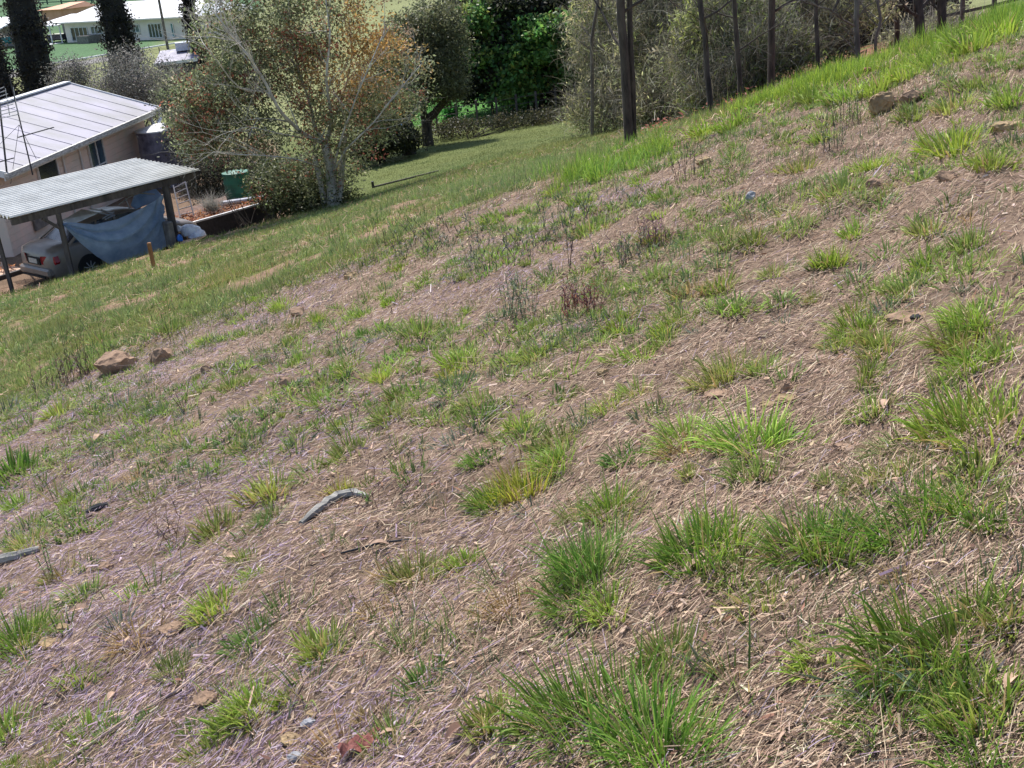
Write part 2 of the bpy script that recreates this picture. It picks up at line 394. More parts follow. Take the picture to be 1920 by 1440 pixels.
g2 = sstep(0, .5, sk)*(1-sstep(32, 36, sk))*(a_ < -11)*(1-sstep(-15.5, -14.2, a_)*.65)
cg = lerp(cg, np.tile(c_green, (len(V), 1))*(.85+.3*fbm(x*.3, y*.3, 65))[:, None], g2)
rd = sstep(-13, -12, sk)*(1-sstep(-2.2, -1.2, sk))*(a_ < -11)*.0+sstep(-7, -6.4, sk)*(1-sstep(-1.8, -1.2, sk))*(a_ < -16)
cg = lerp(cg, np.tile(c_road, (len(V), 1)), rd)
g3 = sstep(185, 195, d)*(a_ < -10)
cg = lerp(cg, np.tile(c_green*.9, (len(V), 1))*(.8+.4*fbm(x*.05, y*.1, 67))[:, None], g3)
me = np_mesh('ground', V, F, np.clip(cg, 0, 1), None, True)
mg = bpy.data.materials.new('ground_soil_and_turf'); mg.use_nodes = True; n = mg.node_tree; b = n.nodes['Principled BSDF']
b.inputs['Roughness'].default_value = .95; b.inputs['Specular IOR Level'].default_value = .1
ta = n.nodes.new('ShaderNodeAttribute'); ta.attribute_name = 'Col'
tc = n.nodes.new('ShaderNodeTexCoord')
n1 = n.nodes.new('ShaderNodeTexNoise'); n1.inputs['Scale'].default_value = 55; n1.inputs['Detail'].default_value = 8; n1.inputs['Roughness'].default_value = .8
n2 = n.nodes.new('ShaderNodeTexNoise'); n2.inputs['Scale'].default_value = 4; n2.inputs['Detail'].default_value = 10; n2.inputs['Roughness'].default_value = .75
for q in (n1, n2): n.links.new(tc.outputs['Object'], q.inputs[0])
ad = n.nodes.new('ShaderNodeMath'); ad.operation = 'ADD'; n.links.new(n1.outputs[0], ad.inputs[0]); n.links.new(n2.outputs[0], ad.inputs[1])
mr = n.nodes.new('ShaderNodeMapRange'); mr.inputs[1].default_value = .7; mr.inputs[2].default_value = 1.3; mr.inputs[3].default_value = .45; mr.inputs[4].default_value = 1.5
n.links.new(ad.outputs[0], mr.inputs[0])
vm = n.nodes.new('ShaderNodeVectorMath'); vm.operation = 'SCALE'; n.links.new(ta.outputs['Color'], vm.inputs[0]); n.links.new(mr.outputs[0], vm.inputs['Scale'])
n.links.new(vm.outputs[0], b.inputs['Base Color'])
bp = n.nodes.new('ShaderNodeBump'); bp.inputs['Strength'].default_value = .8; bp.inputs['Distance'].default_value = .03
n.links.new(ad.outputs[0], bp.inputs['Height']); n.links.new(bp.outputs[0], b.inputs['Normal'])
me.materials.append(mg)
tag(link('ground', me), kind='structure')

# ------------------------------------------------------------------ straw mulch
def scatter(n, d0, d1, a0, a1, power=1.0):
    u = rng.random(n)
    if power == 1.0: dd = d0+(d1-d0)*u
    else: dd = (d0**power+(d1**power-d0**power)*u)**(1/power)
    aa = np.radians(a0+(a1-a0)*rng.random(n))
    return dd*np.sin(aa), dd*np.cos(aa), dd, np.degrees(aa)
def slope_dir(x, y, dx, dy):
    e = .12; return (zt(x+dx*e, y+dy*e)-zt(x-dx*e, y-dy*e))/(2*e)
N = 480000
x, y, d, a_ = scatter(N, 1.7, 13.6, -35, 33, 1.05)
dens = .45+.55*sstep(.30, .46, fbm(x*1.1, y*1.1, 91))
keep = (rng.random(N) < dens) & (d < crest(a_)+1.2+(fbm(x*.5, y*.5, 21)-.5)*-5)
x, y, d, a_ = x[keep], y[keep], d[keep], a_[keep]; N = len(x)
flow = np.radians(52)+(fbm(x*.35, y*.35, 95)-.5)*2.2
az_ = np.where(rng.random(N) < .62, flow+rng.normal(0, .35, N), rng.random(N)*2*PI)
az_ = az_+PI*(rng.random(N) < .5)
L = np.clip(rng.lognormal(math.log(.027), .55, N), .010, .2)*(1+d*.012); W = (.0011+.0011*rng.random(N))*(1+d*.075)
wide = rng.random(N) < .035; W = np.where(wide, W*3.2, W); L = np.where(wide, np.minimum(L, .11), L)
sl_ = slope_dir(x, y, np.sin(az_), np.cos(az_))
lean = PI/2-np.arctan(sl_)-np.abs(rng.normal(0, .10, N))+.05
zz = zt(x, y)+.001+.014*rng.random(N)**2*(.4+fbm(x*2.5, y*2.5, 97)*1.4)
purp = np.clip(.28-.032*(a_+4)+.75*(fbm(x*.9, y*.9, 99)-.5)*2-.01*(d-6), .03, .62)
cst = pal([(200, 174, 148), (176, 150, 128), (146, 122, 104), (218, 198, 174), (92, 76, 68), (166, 140, 122)], [3, 4, 3, 1.5, 2.4, 3], N)
cpu = pal([(178, 156, 172), (152, 130, 150), (200, 182, 192), (102, 82, 98)], [3, 3, 1.5, 2.5], N)
isp = (rng.random(N) < purp)[:, None]; cst = np.where(isp, cpu, cst)
P = np.stack([x, y, zz], 1)
arr = ribbons(P, az_, lean, rng.normal(0, .5, N), L, W, 1, cst, cst*.92, taper=.25, twist=rng.normal(0, .5, N))
o = link('straw_mulch', np_mesh('straw_mulch', *arr, M_straw)); tag(o, 'dry straw mulch strewn over the whole near slope', 'straw', kind='stuff')
N = 4500
x, y, d, a_ = scatter(N, 1.8, 7.5, -34, 32, 1.1); az_ = np.where(rng.random(N) < .55, math.radians(52)+rng.normal(0, .5, N), rng.random(N)*2*PI)
sl_ = slope_dir(x, y, np.sin(az_), np.cos(az_)); c = pal([(206, 182, 154), (184, 158, 132), (150, 124, 104), (184, 164, 176)], [3, 3, 2, 1], N)
arr = ribbons(np.stack([x, y, zt(x, y)+.006+.012*rng.random(N)], 1), az_, PI/2-np.arctan(sl_)-rng.uniform(.0, .35, N), rng.uniform(-.1, .7, N), rng.uniform(.04, .14, N), .0016*(1+.05*d)*rng.uniform(.6, 1.4, N), 4, c, c*.95, taper=.3)
o = link('long_straws', np_mesh('long_straws', *arr, M_straw)); tag(o, 'longer bent straws lying across the mulch', 'straw', kind='stuff')
N = 5200
x, y, d, a_ = scatter(N, 1.8, 11, -34, 32, 1.0); az_ = rng.random(N)*2*PI; sl_ = slope_dir(x, y, np.sin(az_), np.cos(az_))
c = pal([(204, 176, 148), (150, 112, 90), (112, 84, 72), (188, 160, 140), (136, 128, 126)], [3, 2, 2, 2, 1], N)
arr = ribbons(np.stack([x, y, zt(x, y)+.012], 1), az_, PI/2-np.arctan(sl_)-rng.uniform(-.1, .3, N), rng.uniform(-.5, .9, N), rng.uniform(.012, .045, N)*(1+d*.03), rng.uniform(.004, .011, N)*(1+d*.03), 3, c, c*.9, taper=.9)
o = link('dead_leaf_bits', np_mesh('dead_leaf_bits', *arr, M_straw)); tag(o, 'crumbled dead leaves and bark bits in the mulch', 'leaf litter', kind='stuff')
# dry bits and dead grass on the rough slope and red mulch on the right
N = 60000
x, y, d, a_ = scatter(N, 11, 34, -34, 32, .6)
kk = rng.random(N) < np.where(a_ > 9, .9, .55*sstep(.48, .6, fbm(x*.9, y*.9, 31))+.1)
x, y, d, a_ = x[kk], y[kk], d[kk], a_[kk]; N = len(x); az_ = rng.random(N)*2*PI
sl_ = slope_dir(x, y, np.sin(az_), np.cos(az_)); lean = PI/2-np.arctan(sl_)-np.abs(rng.normal(0, .2, N))
c = pal([(200, 168, 146), (176, 134, 114), (150, 112, 94), (188, 146, 130)], [3, 3, 2, 2], N)
sc_ = 1+d*.05
arr = ribbons(np.stack([x, y, zt(x, y)+.01], 1), az_, lean, rng.normal(0, .3, N), .07*sc_*(.5+rng.random(N)), .004*sc_*(.6+rng.random(N)), 1, c, c, taper=.2)
tag(link('dead_grass_litter', np_mesh('dead_grass_litter', *arr, M_straw)), 'pinkish brown dead grass between the green on the far slope', 'dead grass', kind='stuff')

# ------------------------------------------------------------------ rough grass beyond the crest
def grassfield(name, label, N, d0, d1, a0, a1, maskfn, h, wd, colors, weights, power=.5, nseg=1, tipfn=None):
    x, y, d, a_ = scatter(N, d0, d1, a0, a1, power)
    k = rng.random(N) < maskfn(x, y, d, a_); x, y, d, a_ = x[k], y[k], d[k], a_[k]; N = len(x)
    clump = fbm(x*1.6, y*1.6, 111)
    Lh = h*(.35+1.3*clump)*(.5+.9*rng.random(N)); c = pal(colors, weights, N, .14)
    patch = fbm(x*.45, y*.45, 131)[:, None]; c = c*(.7+.65*patch)*(np.array([1.0, 1, 1])+(fbm(x*.8, y*.8, 137)[:, None]-.5)*np.array([.7, .1, -.3]))
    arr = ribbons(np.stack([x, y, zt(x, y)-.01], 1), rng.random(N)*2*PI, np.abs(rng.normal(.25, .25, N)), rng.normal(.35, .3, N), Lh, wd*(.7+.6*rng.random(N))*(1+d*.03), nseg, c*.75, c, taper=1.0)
    arr = (arr[0], arr[1], np.clip(arr[2], .005, 1))
    return tag(link(name, np_mesh(name, *arr, M_grass)), label, 'grass', kind='stuff')
crn = lambda x, y: (fbm(x*.5, y*.5, 21)-.5)*5
grassfield('rough_grass', 'rough olive grass on the slope running down to the carport', 300000, 10.5, 37, -36, 13,
    lambda x, y, d, a: sstep(-1.3, 1.4, d-crest(a)+crn(x, y))*(edge_sd(x, y) < .25)*np.clip(.25+3.2*(.60-fbm(x*2.2, y*1.6, 31)), .12, 1),
    .12, .007, [(146, 158, 94), (128, 144, 84), (164, 172, 108), (112, 128, 78), (180, 172, 130)], [3, 3, 2, 2, 1.2])
grassfield('mown_lawn', 'short mown lawn at the foot of the slope', 90000, 32, 58, -9.5, 8,
    lambda x, y, d, a: (edge_sd(x, y) < .2)*1.0, .05, .009, [(114, 126, 74), (102, 114, 66), (134, 144, 86)], [3, 3, 1], power=1)
grassfield('crest_grass', 'bright green long grass along the brow of the slope', 80000, 9.8, 13.8, 2, 31,
    lambda x, y, d, a: np.exp(-((d-11.6-(fbm(x*.7, y*.7, 23)-.5)*1.6)/.75)**2)*sstep(.44, .54, fbm(x*.9, y*.9, 25)+.012*(a-6)),
    .15, .007, [(146, 180, 72), (124, 160, 64), (166, 194, 90), (112, 142, 62)], [3, 3, 2, 2], power=1, nseg=2)
grassfield('sparse_shoots', 'fine green shoots coming up through the straw', 90000, 1.9, 13.5, -34, 32,
    lambda x, y, d, a: np.clip(sstep(.52, .62, fbm(x*1.3, y*1.3, 151)+.022*np.clip(d-7.5, -2, 4)*(a > -8)+.018*np.clip(d-8.5,-3, 3)*(a <= -8))*.9*sstep(.35,.6,fbm(x*6,y*6,158))+.06*sstep(.5, .6, fbm(x*5, y*5, 157)), 0, 1), .07, .0052, [(132, 144, 88), (110, 132, 76), (150, 158, 108), (116, 130, 106)], [3, 3, 2, 2], power=1.0, nseg=2)
grassfield('hill_grass', 'dull green grass on the hillside beyond the brow', 50000, 13, 60, 9, 32,
    lambda x, y, d, a: .3+.7*(fbm(x*.6+3, y*.6, 77) < .45)+.7*(a > 20)*(d > 22), .10, .008, [(122, 134, 70), (104, 122, 62), (150, 150, 90)], [3, 3, 1], power=.6)
grassfield('valley_grass', 'bright green grass in the paddock beyond the lawn', 22000, 54, 74, -5.5, 7, lambda x, y, d, a: d*0+1.0, .10, .02, [(92, 142, 66), (82, 128, 60), (112, 152, 76)], [3, 3, 1], power=1)

def clumps(name, label, NC, d0, d1, a0, a1, maskfn, rc, h, wd, nb, colors, weights):
    x, y, d, a_ = scatter(NC, d0, d1, a0, a1, 1.3); k = rng.random(NC) < maskfn(x, y, d, a_); x, y, d, a_ = x[k], y[k], d[k], a_[k]
    n = len(x); sz = rng.uniform(.5, 1.35, n); cc = pal(colors, weights, n, .14); ix = np.repeat(np.arange(n), nb); N = len(ix)
    ra = rng.random(N)*2*PI; rd_ = np.sqrt(rng.random(N))*rc*sz[ix]*(1+.35*np.sin(ra*2+ix)); X = x[ix]+np.sin(ra)*rd_; Y = y[ix]+np.cos(ra)*rd_
    c = cc[ix]*rng.uniform(.65, 1.25, (N, 1)); dry = rng.random(N) < .1; c[dry] = s2l((190, 168, 124)); c = np.clip(c, .005, 1)
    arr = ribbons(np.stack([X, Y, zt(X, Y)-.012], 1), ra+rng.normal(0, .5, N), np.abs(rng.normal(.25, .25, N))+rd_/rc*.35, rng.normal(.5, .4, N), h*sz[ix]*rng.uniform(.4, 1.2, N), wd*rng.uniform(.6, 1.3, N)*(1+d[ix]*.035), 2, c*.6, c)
    return tag(link(name, np_mesh(name, *arr, M_grass)), label, 'grass', kind='stuff')
clumps('low_grass_clumps', 'matted low olive grass patches knitting through the mulch on the upper slope', 4700, 4.0, 12.8, -33, 31,
    lambda x, y, d, a: np.clip((fbm(x*1.3, y*1.3, 171)-.465+.028*np.clip(d-6.5, -3, 5)*(a > -9)+.02*(a > 6)+.02*np.clip(d-9, -2.5, 3)*(a <= -9))*5, .035, .95), .065, .075, .0085, 46,
    [(146, 168, 84), (122, 152, 72), (166, 184, 96), (116, 136, 92), (158, 190, 78)], [3, 3, 2, 2, 1.5])
clumps('bank_grass_clumps', 'tussocky green grass covering the bank above the carport', 9500, 10, 34, -35, 11,
    lambda x, y, d, a: sstep(-.8, 1.2, d-crest(a)+crn(x, y))*(edge_sd(x, y) < .1)*np.clip(.45+2.0*(.58-fbm(x*2.2, y*1.6, 31)), .12, 1), .10, .12, .013, 15,
    [(152, 168, 94), (134, 154, 84), (172, 184, 108), (118, 136, 80), (136, 170, 82)], [3, 3, 2, 2, 1])
# ------------------------------------------------------------------ tufts
def tuft_mesh(name, nb, r0, h, wd, leanm, bendm, dark, light, nseg=3, dry=.08):
    a = rng.random(nb)*2*PI; rad = r0*np.sqrt(rng.random(nb)); ca = a+rng.normal(0, .5, nb)
    # several sub-centres give the tuft an uneven outline
    k = rng.integers(3, 6); cx = rng.normal(0, r0*.45, k); cy = rng.normal(0, r0*.45, k); hs = rng.uniform(.6, 1.15, k); kk = rng.integers(0, k, nb)
    X = cx[kk]+rad*.6*np.sin(a); Y = cy[kk]+rad*.6*np.cos(a)
    out = np.arctan2(X+.4*np.sin(ca)*r0, Y+.4*np.cos(ca)*r0); rel = np.hypot(X, Y)/r0
    lean = np.abs(rng.normal(leanm, .22, nb))+rel*.35; bend = rng.normal(bendm, .4, nb)
    L = h*hs[kk]*rng.uniform(.45, 1.25, nb); W = wd*rng.uniform(.6, 1.3, nb)
    mixc = rng.random((nb, 1)); c1 = np.array(s2l(dark))*(1-mixc)+np.array(s2l(light))*mixc
    isd = rng.random(nb) < dry; c1[isd] = np.array(s2l((196, 170, 120)))
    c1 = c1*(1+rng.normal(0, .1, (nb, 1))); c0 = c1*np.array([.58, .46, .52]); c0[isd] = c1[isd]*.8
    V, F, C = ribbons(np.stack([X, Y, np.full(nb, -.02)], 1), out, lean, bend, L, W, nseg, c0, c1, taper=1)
    V[:, :2] -= V[:, :2].mean(0); q_ = .125/np.percentile(np.hypot(V[:, 0], V[:, 1]), 92); V[:, :2] *= q_; V[:, 2] *= 1.08   # even footprint
    return np_mesh(name, V, F, np.clip(C, .004, 1), M_grass)
TM = {}
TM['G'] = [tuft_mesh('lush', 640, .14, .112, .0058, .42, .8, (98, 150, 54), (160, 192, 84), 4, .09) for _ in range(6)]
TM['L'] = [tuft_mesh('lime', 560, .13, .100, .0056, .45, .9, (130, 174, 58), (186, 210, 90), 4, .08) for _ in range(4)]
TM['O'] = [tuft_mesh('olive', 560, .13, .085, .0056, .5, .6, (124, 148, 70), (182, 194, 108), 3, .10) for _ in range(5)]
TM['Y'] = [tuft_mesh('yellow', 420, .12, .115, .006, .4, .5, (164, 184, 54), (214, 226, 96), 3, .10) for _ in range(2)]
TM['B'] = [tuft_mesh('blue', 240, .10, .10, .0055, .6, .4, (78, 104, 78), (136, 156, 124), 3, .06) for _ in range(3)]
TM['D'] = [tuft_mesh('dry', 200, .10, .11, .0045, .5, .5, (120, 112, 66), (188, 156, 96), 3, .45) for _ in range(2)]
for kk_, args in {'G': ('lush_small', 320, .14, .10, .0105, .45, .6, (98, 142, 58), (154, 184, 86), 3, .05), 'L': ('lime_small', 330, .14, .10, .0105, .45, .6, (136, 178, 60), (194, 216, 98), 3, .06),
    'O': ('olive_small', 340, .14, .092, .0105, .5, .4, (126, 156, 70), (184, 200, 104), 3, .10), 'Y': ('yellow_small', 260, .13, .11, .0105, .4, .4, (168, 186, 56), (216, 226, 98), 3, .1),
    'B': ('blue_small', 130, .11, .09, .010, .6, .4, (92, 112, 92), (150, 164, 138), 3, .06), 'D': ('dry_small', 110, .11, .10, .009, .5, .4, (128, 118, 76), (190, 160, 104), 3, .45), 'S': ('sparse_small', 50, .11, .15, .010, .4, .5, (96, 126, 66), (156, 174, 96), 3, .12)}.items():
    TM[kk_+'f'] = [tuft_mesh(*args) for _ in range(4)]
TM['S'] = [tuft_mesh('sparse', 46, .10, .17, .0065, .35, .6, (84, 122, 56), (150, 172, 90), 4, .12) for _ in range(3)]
# x, y of the foot, width in px (1920 picture), kind, label
T = [(1130, 1345, 265, 'G', 'biggest lush dark green grass tuft near the bottom edge, between straw mulch'),
 (1250, 1425, 230, 'G', 'sprawling green grass tuft cut by the bottom edge, below the biggest tuft'),
 (1385, 1290, 150, 'S', 'thin open tuft of tall blades just right of the biggest bottom tuft'),
 (1440, 1185, 85, 'S', 'small upright clump of tall thin blades standing alone in pale straw'),
 (1790, 1230, 250, 'G', 'wide green tuft at the lower right with a pale twig lying across it'),
 (1700, 1340, 190, 'G', 'green tuft directly below the tuft with the pale twig'),
 (1850, 1400, 230, 'G', 'spreading grass tuft in the bottom right corner'),
 (1555, 1035, 170, 'G', 'fresh green tuft left of the taller tuft in the right half'),
 (1690, 990, 200, 'G', 'tall mixed green tuft touching the fresh green one on its left'),
 (1320, 1050, 190, 'G', 'broad deep green tuft in the middle right with a dead leaf below it'),
 (1235, 1050, 80, 'S', 'short loose blades between two broad green tufts'),
 (1110, 1115, 170, 'G', 'lower half of the loose green double tuft right of centre'),
 (960, 1090, 120, 'S', 'flat sprawling blades at the left end of the green double tuft'),
 (1110, 1060, 150, 'G', 'upper half of the loose green double tuft right of centre'),
 (810, 1290, 110, 'G', 'upright bushy green tuft above the red bark piece'),
 (860, 1180, 140, 'S', 'loose tall tuft above the upright bushy one at bottom centre'),
 (1185, 855, 90, 'G', 'small upright tuft of pale green blades right of the yellow tuft'),
 (980, 925, 120, 'Y', 'bright yellow green tuft in the middle of the slope'),
 (1300, 825, 140, 'L', 'arching lime tuft, left one of the pair under the broken rocks'),
 (1440, 845, 175, 'L', 'wide arching lime tuft, right one of the pair under the broken rocks'),
 (1850, 800, 220, 'L', 'large vivid green tuft on the right edge of the picture'),
 (1740, 830, 150, 'O', 'low olive tuft at the foot of the large vivid one'),
 (1650, 905, 140, 'O', 'low olive tuft with straw showing through, right of the bare straw'),
 (1370, 705, 120, 'O', 'olive tuft left of a darker weedy clump above the broken rocks'),
 (660, 845, 90, 'O', 'round dense olive tuft alone in lilac straw left of centre'),
 (510, 925, 100, 'O', 'dense olive tuft above the grey curved branch'),
 (1820, 650, 125, 'L', 'pale lime arching tuft in the right margin, lower of two'),
 (1845, 600, 135, 'L', 'pale lime arching tuft in the right margin, upper of two'),
 (1750, 500, 80, 'L', 'small bright green tuft on bare mulch at the upper right'),
 (1630, 620, 100, 'L', 'pale yellowish tuft above a small flat rock on the right'),
 (60, 1020, 70, 'O', 'feathery olive tuft above the dark log at the left edge'),
 (40, 1215, 120, 'G', 'green tuft at the left edge below the dark log'),
 (40, 885, 110, 'G', 'dark green double tuft at the left edge, mid height'),
 (480, 1195, 90, 'G', 'tangled green tuft beside the long dry cane'),
 (230, 1180, 75, 'B', 'dull dark tuft with brown tips left of the flat reddish stone'),
 (565, 1300, 100, 'S', 'yellowing sparse tuft above the small white stones'),
 (710, 1345, 85, 'D', 'half dead tuft right above the red bark piece')]
GEN = [(1590,645,70,'O'),(1665,655,90,'O'),(1700,545,80,'O'),(1620,430,90,'L'),(1570,490,80,'L'),(1360,540,80,'O'),(1460,515,60,'O'),(1290,600,70,'O'),
 (1420,450,70,'O'),(1370,445,60,'O'),(1240,400,60,'L'),(1245,370,50,'L'),(1100,385,60,'L'),(1120,435,80,'O'),(940,408,80,'L'),(1200,345,50,'L'),(1790,280,110,'L'),
 (1880,310,100,'L'),(1590,360,100,'O'),(1500,315,80,'O'),(1640,315,60,'L'),(725,705,60,'L'),(755,745,75,'O'),(785,770,60,'O'),(870,680,80,'L'),(850,702,50,'Y'),
 (1000,672,75,'O'),(985,628,40,'L'),(790,625,85,'O'),(875,588,42,'L'),(740,565,50,'L'),(680,595,55,'L'),(680,632,42,'G'),(600,602,50,'L'),(655,692,62,'O'),(572,672,60,'L'),
 (545,645,50,'O'),(440,725,50,'O'),(280,785,32,'O'),(300,838,42,'L'),(455,838,42,'O'),(570,803,32,'O'),(537,778,34,'O'),(150,935,50,'L'),(150,1120,65,'G'),
 (95,1090,40,'O'),(10,1115,45,'G'),(100,1160,60,'L'),(1250,645,70,'O'),(1195,672,95,'L'),(1445,690,80,'O'),(480,1080,50,'L'),(365,1222,50,'B'),(210,1375,70,'G'),(275,1345,42,'G'),
 (365,1365,58,'G'),(105,1440,36,'G'),(490,1258,42,'G'),(850,833,75,'B'),(930,822,50,'O'),(985,800,70,'L'),(1140,765,85,'O'),(1190,735,70,'O'),(1070,745,40,'O'),
 (840,750,60,'B'),(895,755,80,'O'),(650,922,50,'Y'),(1735,985,90,'S'),(1100,803,60,'B'),(20,775,70,'B'),(120,775,65,'O'),(235,760,65,'B'),(1850,880,110,'O'),(1885,990,110,'G'),
 (1885,1040,70,'S'),(1480,1400,80,'S'),(1420,1230,60,'S'),(1560,900,60,'O'),(640,930,70,'D'),(540,1310,60,'L'),(1330,250,70,'L'),(1390,232,80,'L'),(1450,215,80,'L'),(1540,190,90,'L'),
 (1600,182,80,'L'),(1660,165,90,'L'),(1715,140,90,'L'),(1770,118,95,'L'),(1830,88,100,'L'),(1890,62,110,'L'),(1260,285,60,'L'),(1190,312,60,'L'),(1130,332,60,'L'),(1045,360,50,'L'),
 (760,500,45,'L'),(490,560,45,'L'),(530,575,55,'L'),(1550,260,60,'O'),(1720,220,70,'O'),(1850,160,90,'O'),(1900,190,90,'L'),(1800,200,80,'O'),(1300,460,60,'O'),(1160,560,40,'L'),
 (1190,540,40,'L'),(1480,600,60,'B'),(1530,560,40,'O'),(1780,720,70,'O'),(1240,520,50,'O'),(1120,590,40,'L'),(700,640,40,'B'),(610,720,45,'O'),(390,640,40,'L'),(330,620,50,'O'),
 (470,630,50,'L'),(200,640,60,'O'),(180,690,50,'O'),(60,720,60,'O'),(900,1180,60,'S'),(1230,1110,50,'S'),(1060,1150,80,'S'),(330,1010,40,'D'),(430,985,50,'D'),(780,950,50,'D'),
 (1440,1010,50,'S'),(1620,1070,60,'S'),(1700,1080,80,'D'),(1340,1180,50,'S'),(1860,930,110,'S'),(1790,1100,50,'S'),(1500,950,40,'S')]
rs = np.random.default_rng(5)
for _ in range(420):      # fill in with random little ones
    px, py = rs.uniform(0, 1920), rs.uniform(330, 1440)
    GEN.append((px, py, None, rs.choice(list('OOOLBGSD'))))
P = hits(np.array([t[0] for t in T]+[g[0] for g in GEN], float), np.array([t[1] for t in T]+[g[1] for g in GEN], float))
TINT = {'L': (1, 1, 1), 'G': (1, 1, 1)}
count = 0; USED = set()
LAND = [(220, 675, 'the large flat topped boulder'), (305, 665, 'the smaller brown rock'), (540, 715, 'the wedge shaped stone'), (1652, 195, 'the tan boulder on the brow'), (1882, 245, 'the pale tan rock at the right'),
 (1640, 350, 'the small rock below the brow'), (1775, 335, 'the brown rock on bare mulch'), (1408, 370, 'the pointed pale grey stone'), (1470, 740, 'the broken rock group'), (1345, 740, 'the flat rock beside the broken ones'),
 (992, 835, 'the yellowish stone'), (980, 900, 'the bright yellow tuft'), (660, 820, 'the round olive tuft in lilac straw'), (510, 905, 'the dense olive tuft by the branch'), (620, 955, 'the curved grey branch'), (35, 1045, 'the dark split log'),
 (185, 955, 'the charred chunk of wood'), (680, 1400, 'the red bark piece'), (550, 1400, 'the whitish stones'), (325, 1180, 'the flat reddish stone'), (200, 1065, 'the small brown stone lower left'), (385, 1310, 'the round stone by the cane'),
 (1180, 270, 'the double trunked tree'), (1330, 220, 'the thin curved trunk'), (1446, 190, 'the thick straight trunk'), (1606, 150, 'the bare branched trunk'), (1068, 460, 'the tall dark seed stalks'), (1090, 565, 'the dead brown shrub'), (975, 560, 'the grey green weed clump'),
 (345, 750, 'the bare forked stems'), (660, 520, 'the pale stone by the rough grass'), (560, 585, 'the brown stone in the tufts'), (1850, 750, 'the large vivid green tuft'), (1440, 790, 'the wide arching lime tuft'), (1690, 920, 'the tall mixed green tuft'),
 (1320, 1000, 'the broad deep green tuft'), (1130, 1290, 'the biggest grass tuft'), (1790, 1180, 'the tuft with the pale twig'), (1200, 480, 'the dark green weed patch'), (1750, 470, 'the bright tuft on bare mulch'), (1620, 600, 'the pale yellowish tuft'),
 (1330, 922, 'the pinkish stone in bare straw'), (820, 1260, 'the upright bushy tuft'), (120, 1180, 'the small tan stone lower left'), (1580, 838, 'the dull flat stone'), (1235, 440, 'the purple brown weeds')]
for k, t in enumerate(T+GEN):
    p = P[k]; dist = np.linalg.norm(p); named = k < len(T)
    kind = t[3]; wpx = t[2]
    if wpx is None:
        dh = math.hypot(p[0], p[1]); aa = math.degrees(math.atan2(p[0], p[1]))
        nz = float(fbm(np.array([p[0]*1.3]), np.array([p[1]*1.3]), 151)[0])
        if dh > crest(aa)+.5 or (nz < .42 and rs.random() < .4) or count > 298: continue
        wm = rs.uniform(.09, .24)
    else: wm = wpx*dist/FPX
    s = wm/(.178 if named else .19)
    kf = kind+'f' if (wm < .2 or dist > 5) and kind != 'S' or dist > 6.5 else kind; me = TM[kf][k % len(TM[kf])]
    o = link('grass_tuft', me, None, (p[0], p[1], p[2]-.004)); sz = s*rs.uniform(.9, 1.1)
    o.scale = (s, s, sz); o.rotation_euler = (rs.normal(0, .08), rs.normal(0, .08), rs.uniform(0, 6.28))
    v = rs.uniform(.82, 1.15); o.color = (v*rs.uniform(.9, 1.08), v, v*rs.uniform(.85, 1.1), 1)
    lab_ = None
    if not named:
        cands = sorted(LAND, key=lambda q: math.hypot(q[0]-t[0], q[1]-t[1]))[:5]
        for lx, ly, ln_ in cands:
            dx_, dy_ = t[0]-lx, t[1]-ly; dd_ = math.hypot(dx_, dy_)
            if dd_ > 190: break
            dr = ('right of' if dx_ > 0 else 'left of') if abs(dx_) > abs(dy_)*1.6 else ('below' if dy_ > 0 else 'above') if abs(dy_) > abs(dx_)*1.6 else ('below and right of' if dx_ > 0 else 'below and left of') if dy_ > 0 else ('above and right of' if dx_ > 0 else 'above and left of')
            nr_ = 'close' if dd_ < 55 else 'a little way' if dd_ < 110 else 'farther'
            cn = {'O': 'olive', 'L': 'lime green', 'G': 'deep green', 'B': 'bluish green', 'S': 'sparse', 'D': 'half dead', 'Y': 'yellowish'}[kind]
            cand = f'{cn} tuft {nr_} {dr} {ln_}'
            if cand not in USED: USED.add(cand); lab_ = cand; break
    if lab_: tag(o, lab_, 'grass tuft', 'grass tufts on the mulched slope')
    elif named: tag(o, t[4], 'grass tuft', 'grass tufts on the mulched slope')
    else:
        kl_ = {'O': 'small olive green grass tuft scattered on the straw covered slope', 'L': 'small lime green grass tuft scattered on the straw covered slope',
              'G': 'small deep green grass tuft scattered on the straw covered slope', 'B': 'small bluish grey green tuft scattered on the straw covered slope',
              'S': 'small sparse tuft of a few long blades on the straw covered slope', 'D': 'small half dead brownish tuft on the straw covered slope', 'Y': 'small yellow tinted tuft on the straw covered slope'}[kind]
        tag(o, kl_, 'grass tuft', {'O': 'small olive tufts', 'L': 'small lime tufts', 'G': 'small deep green tufts', 'B': 'small bluish tufts', 'S': 'small sparse tufts', 'D': 'small half dead tufts', 'Y': 'small yellow tufts'}[kind]+' on the mulched slope')
    count += 1

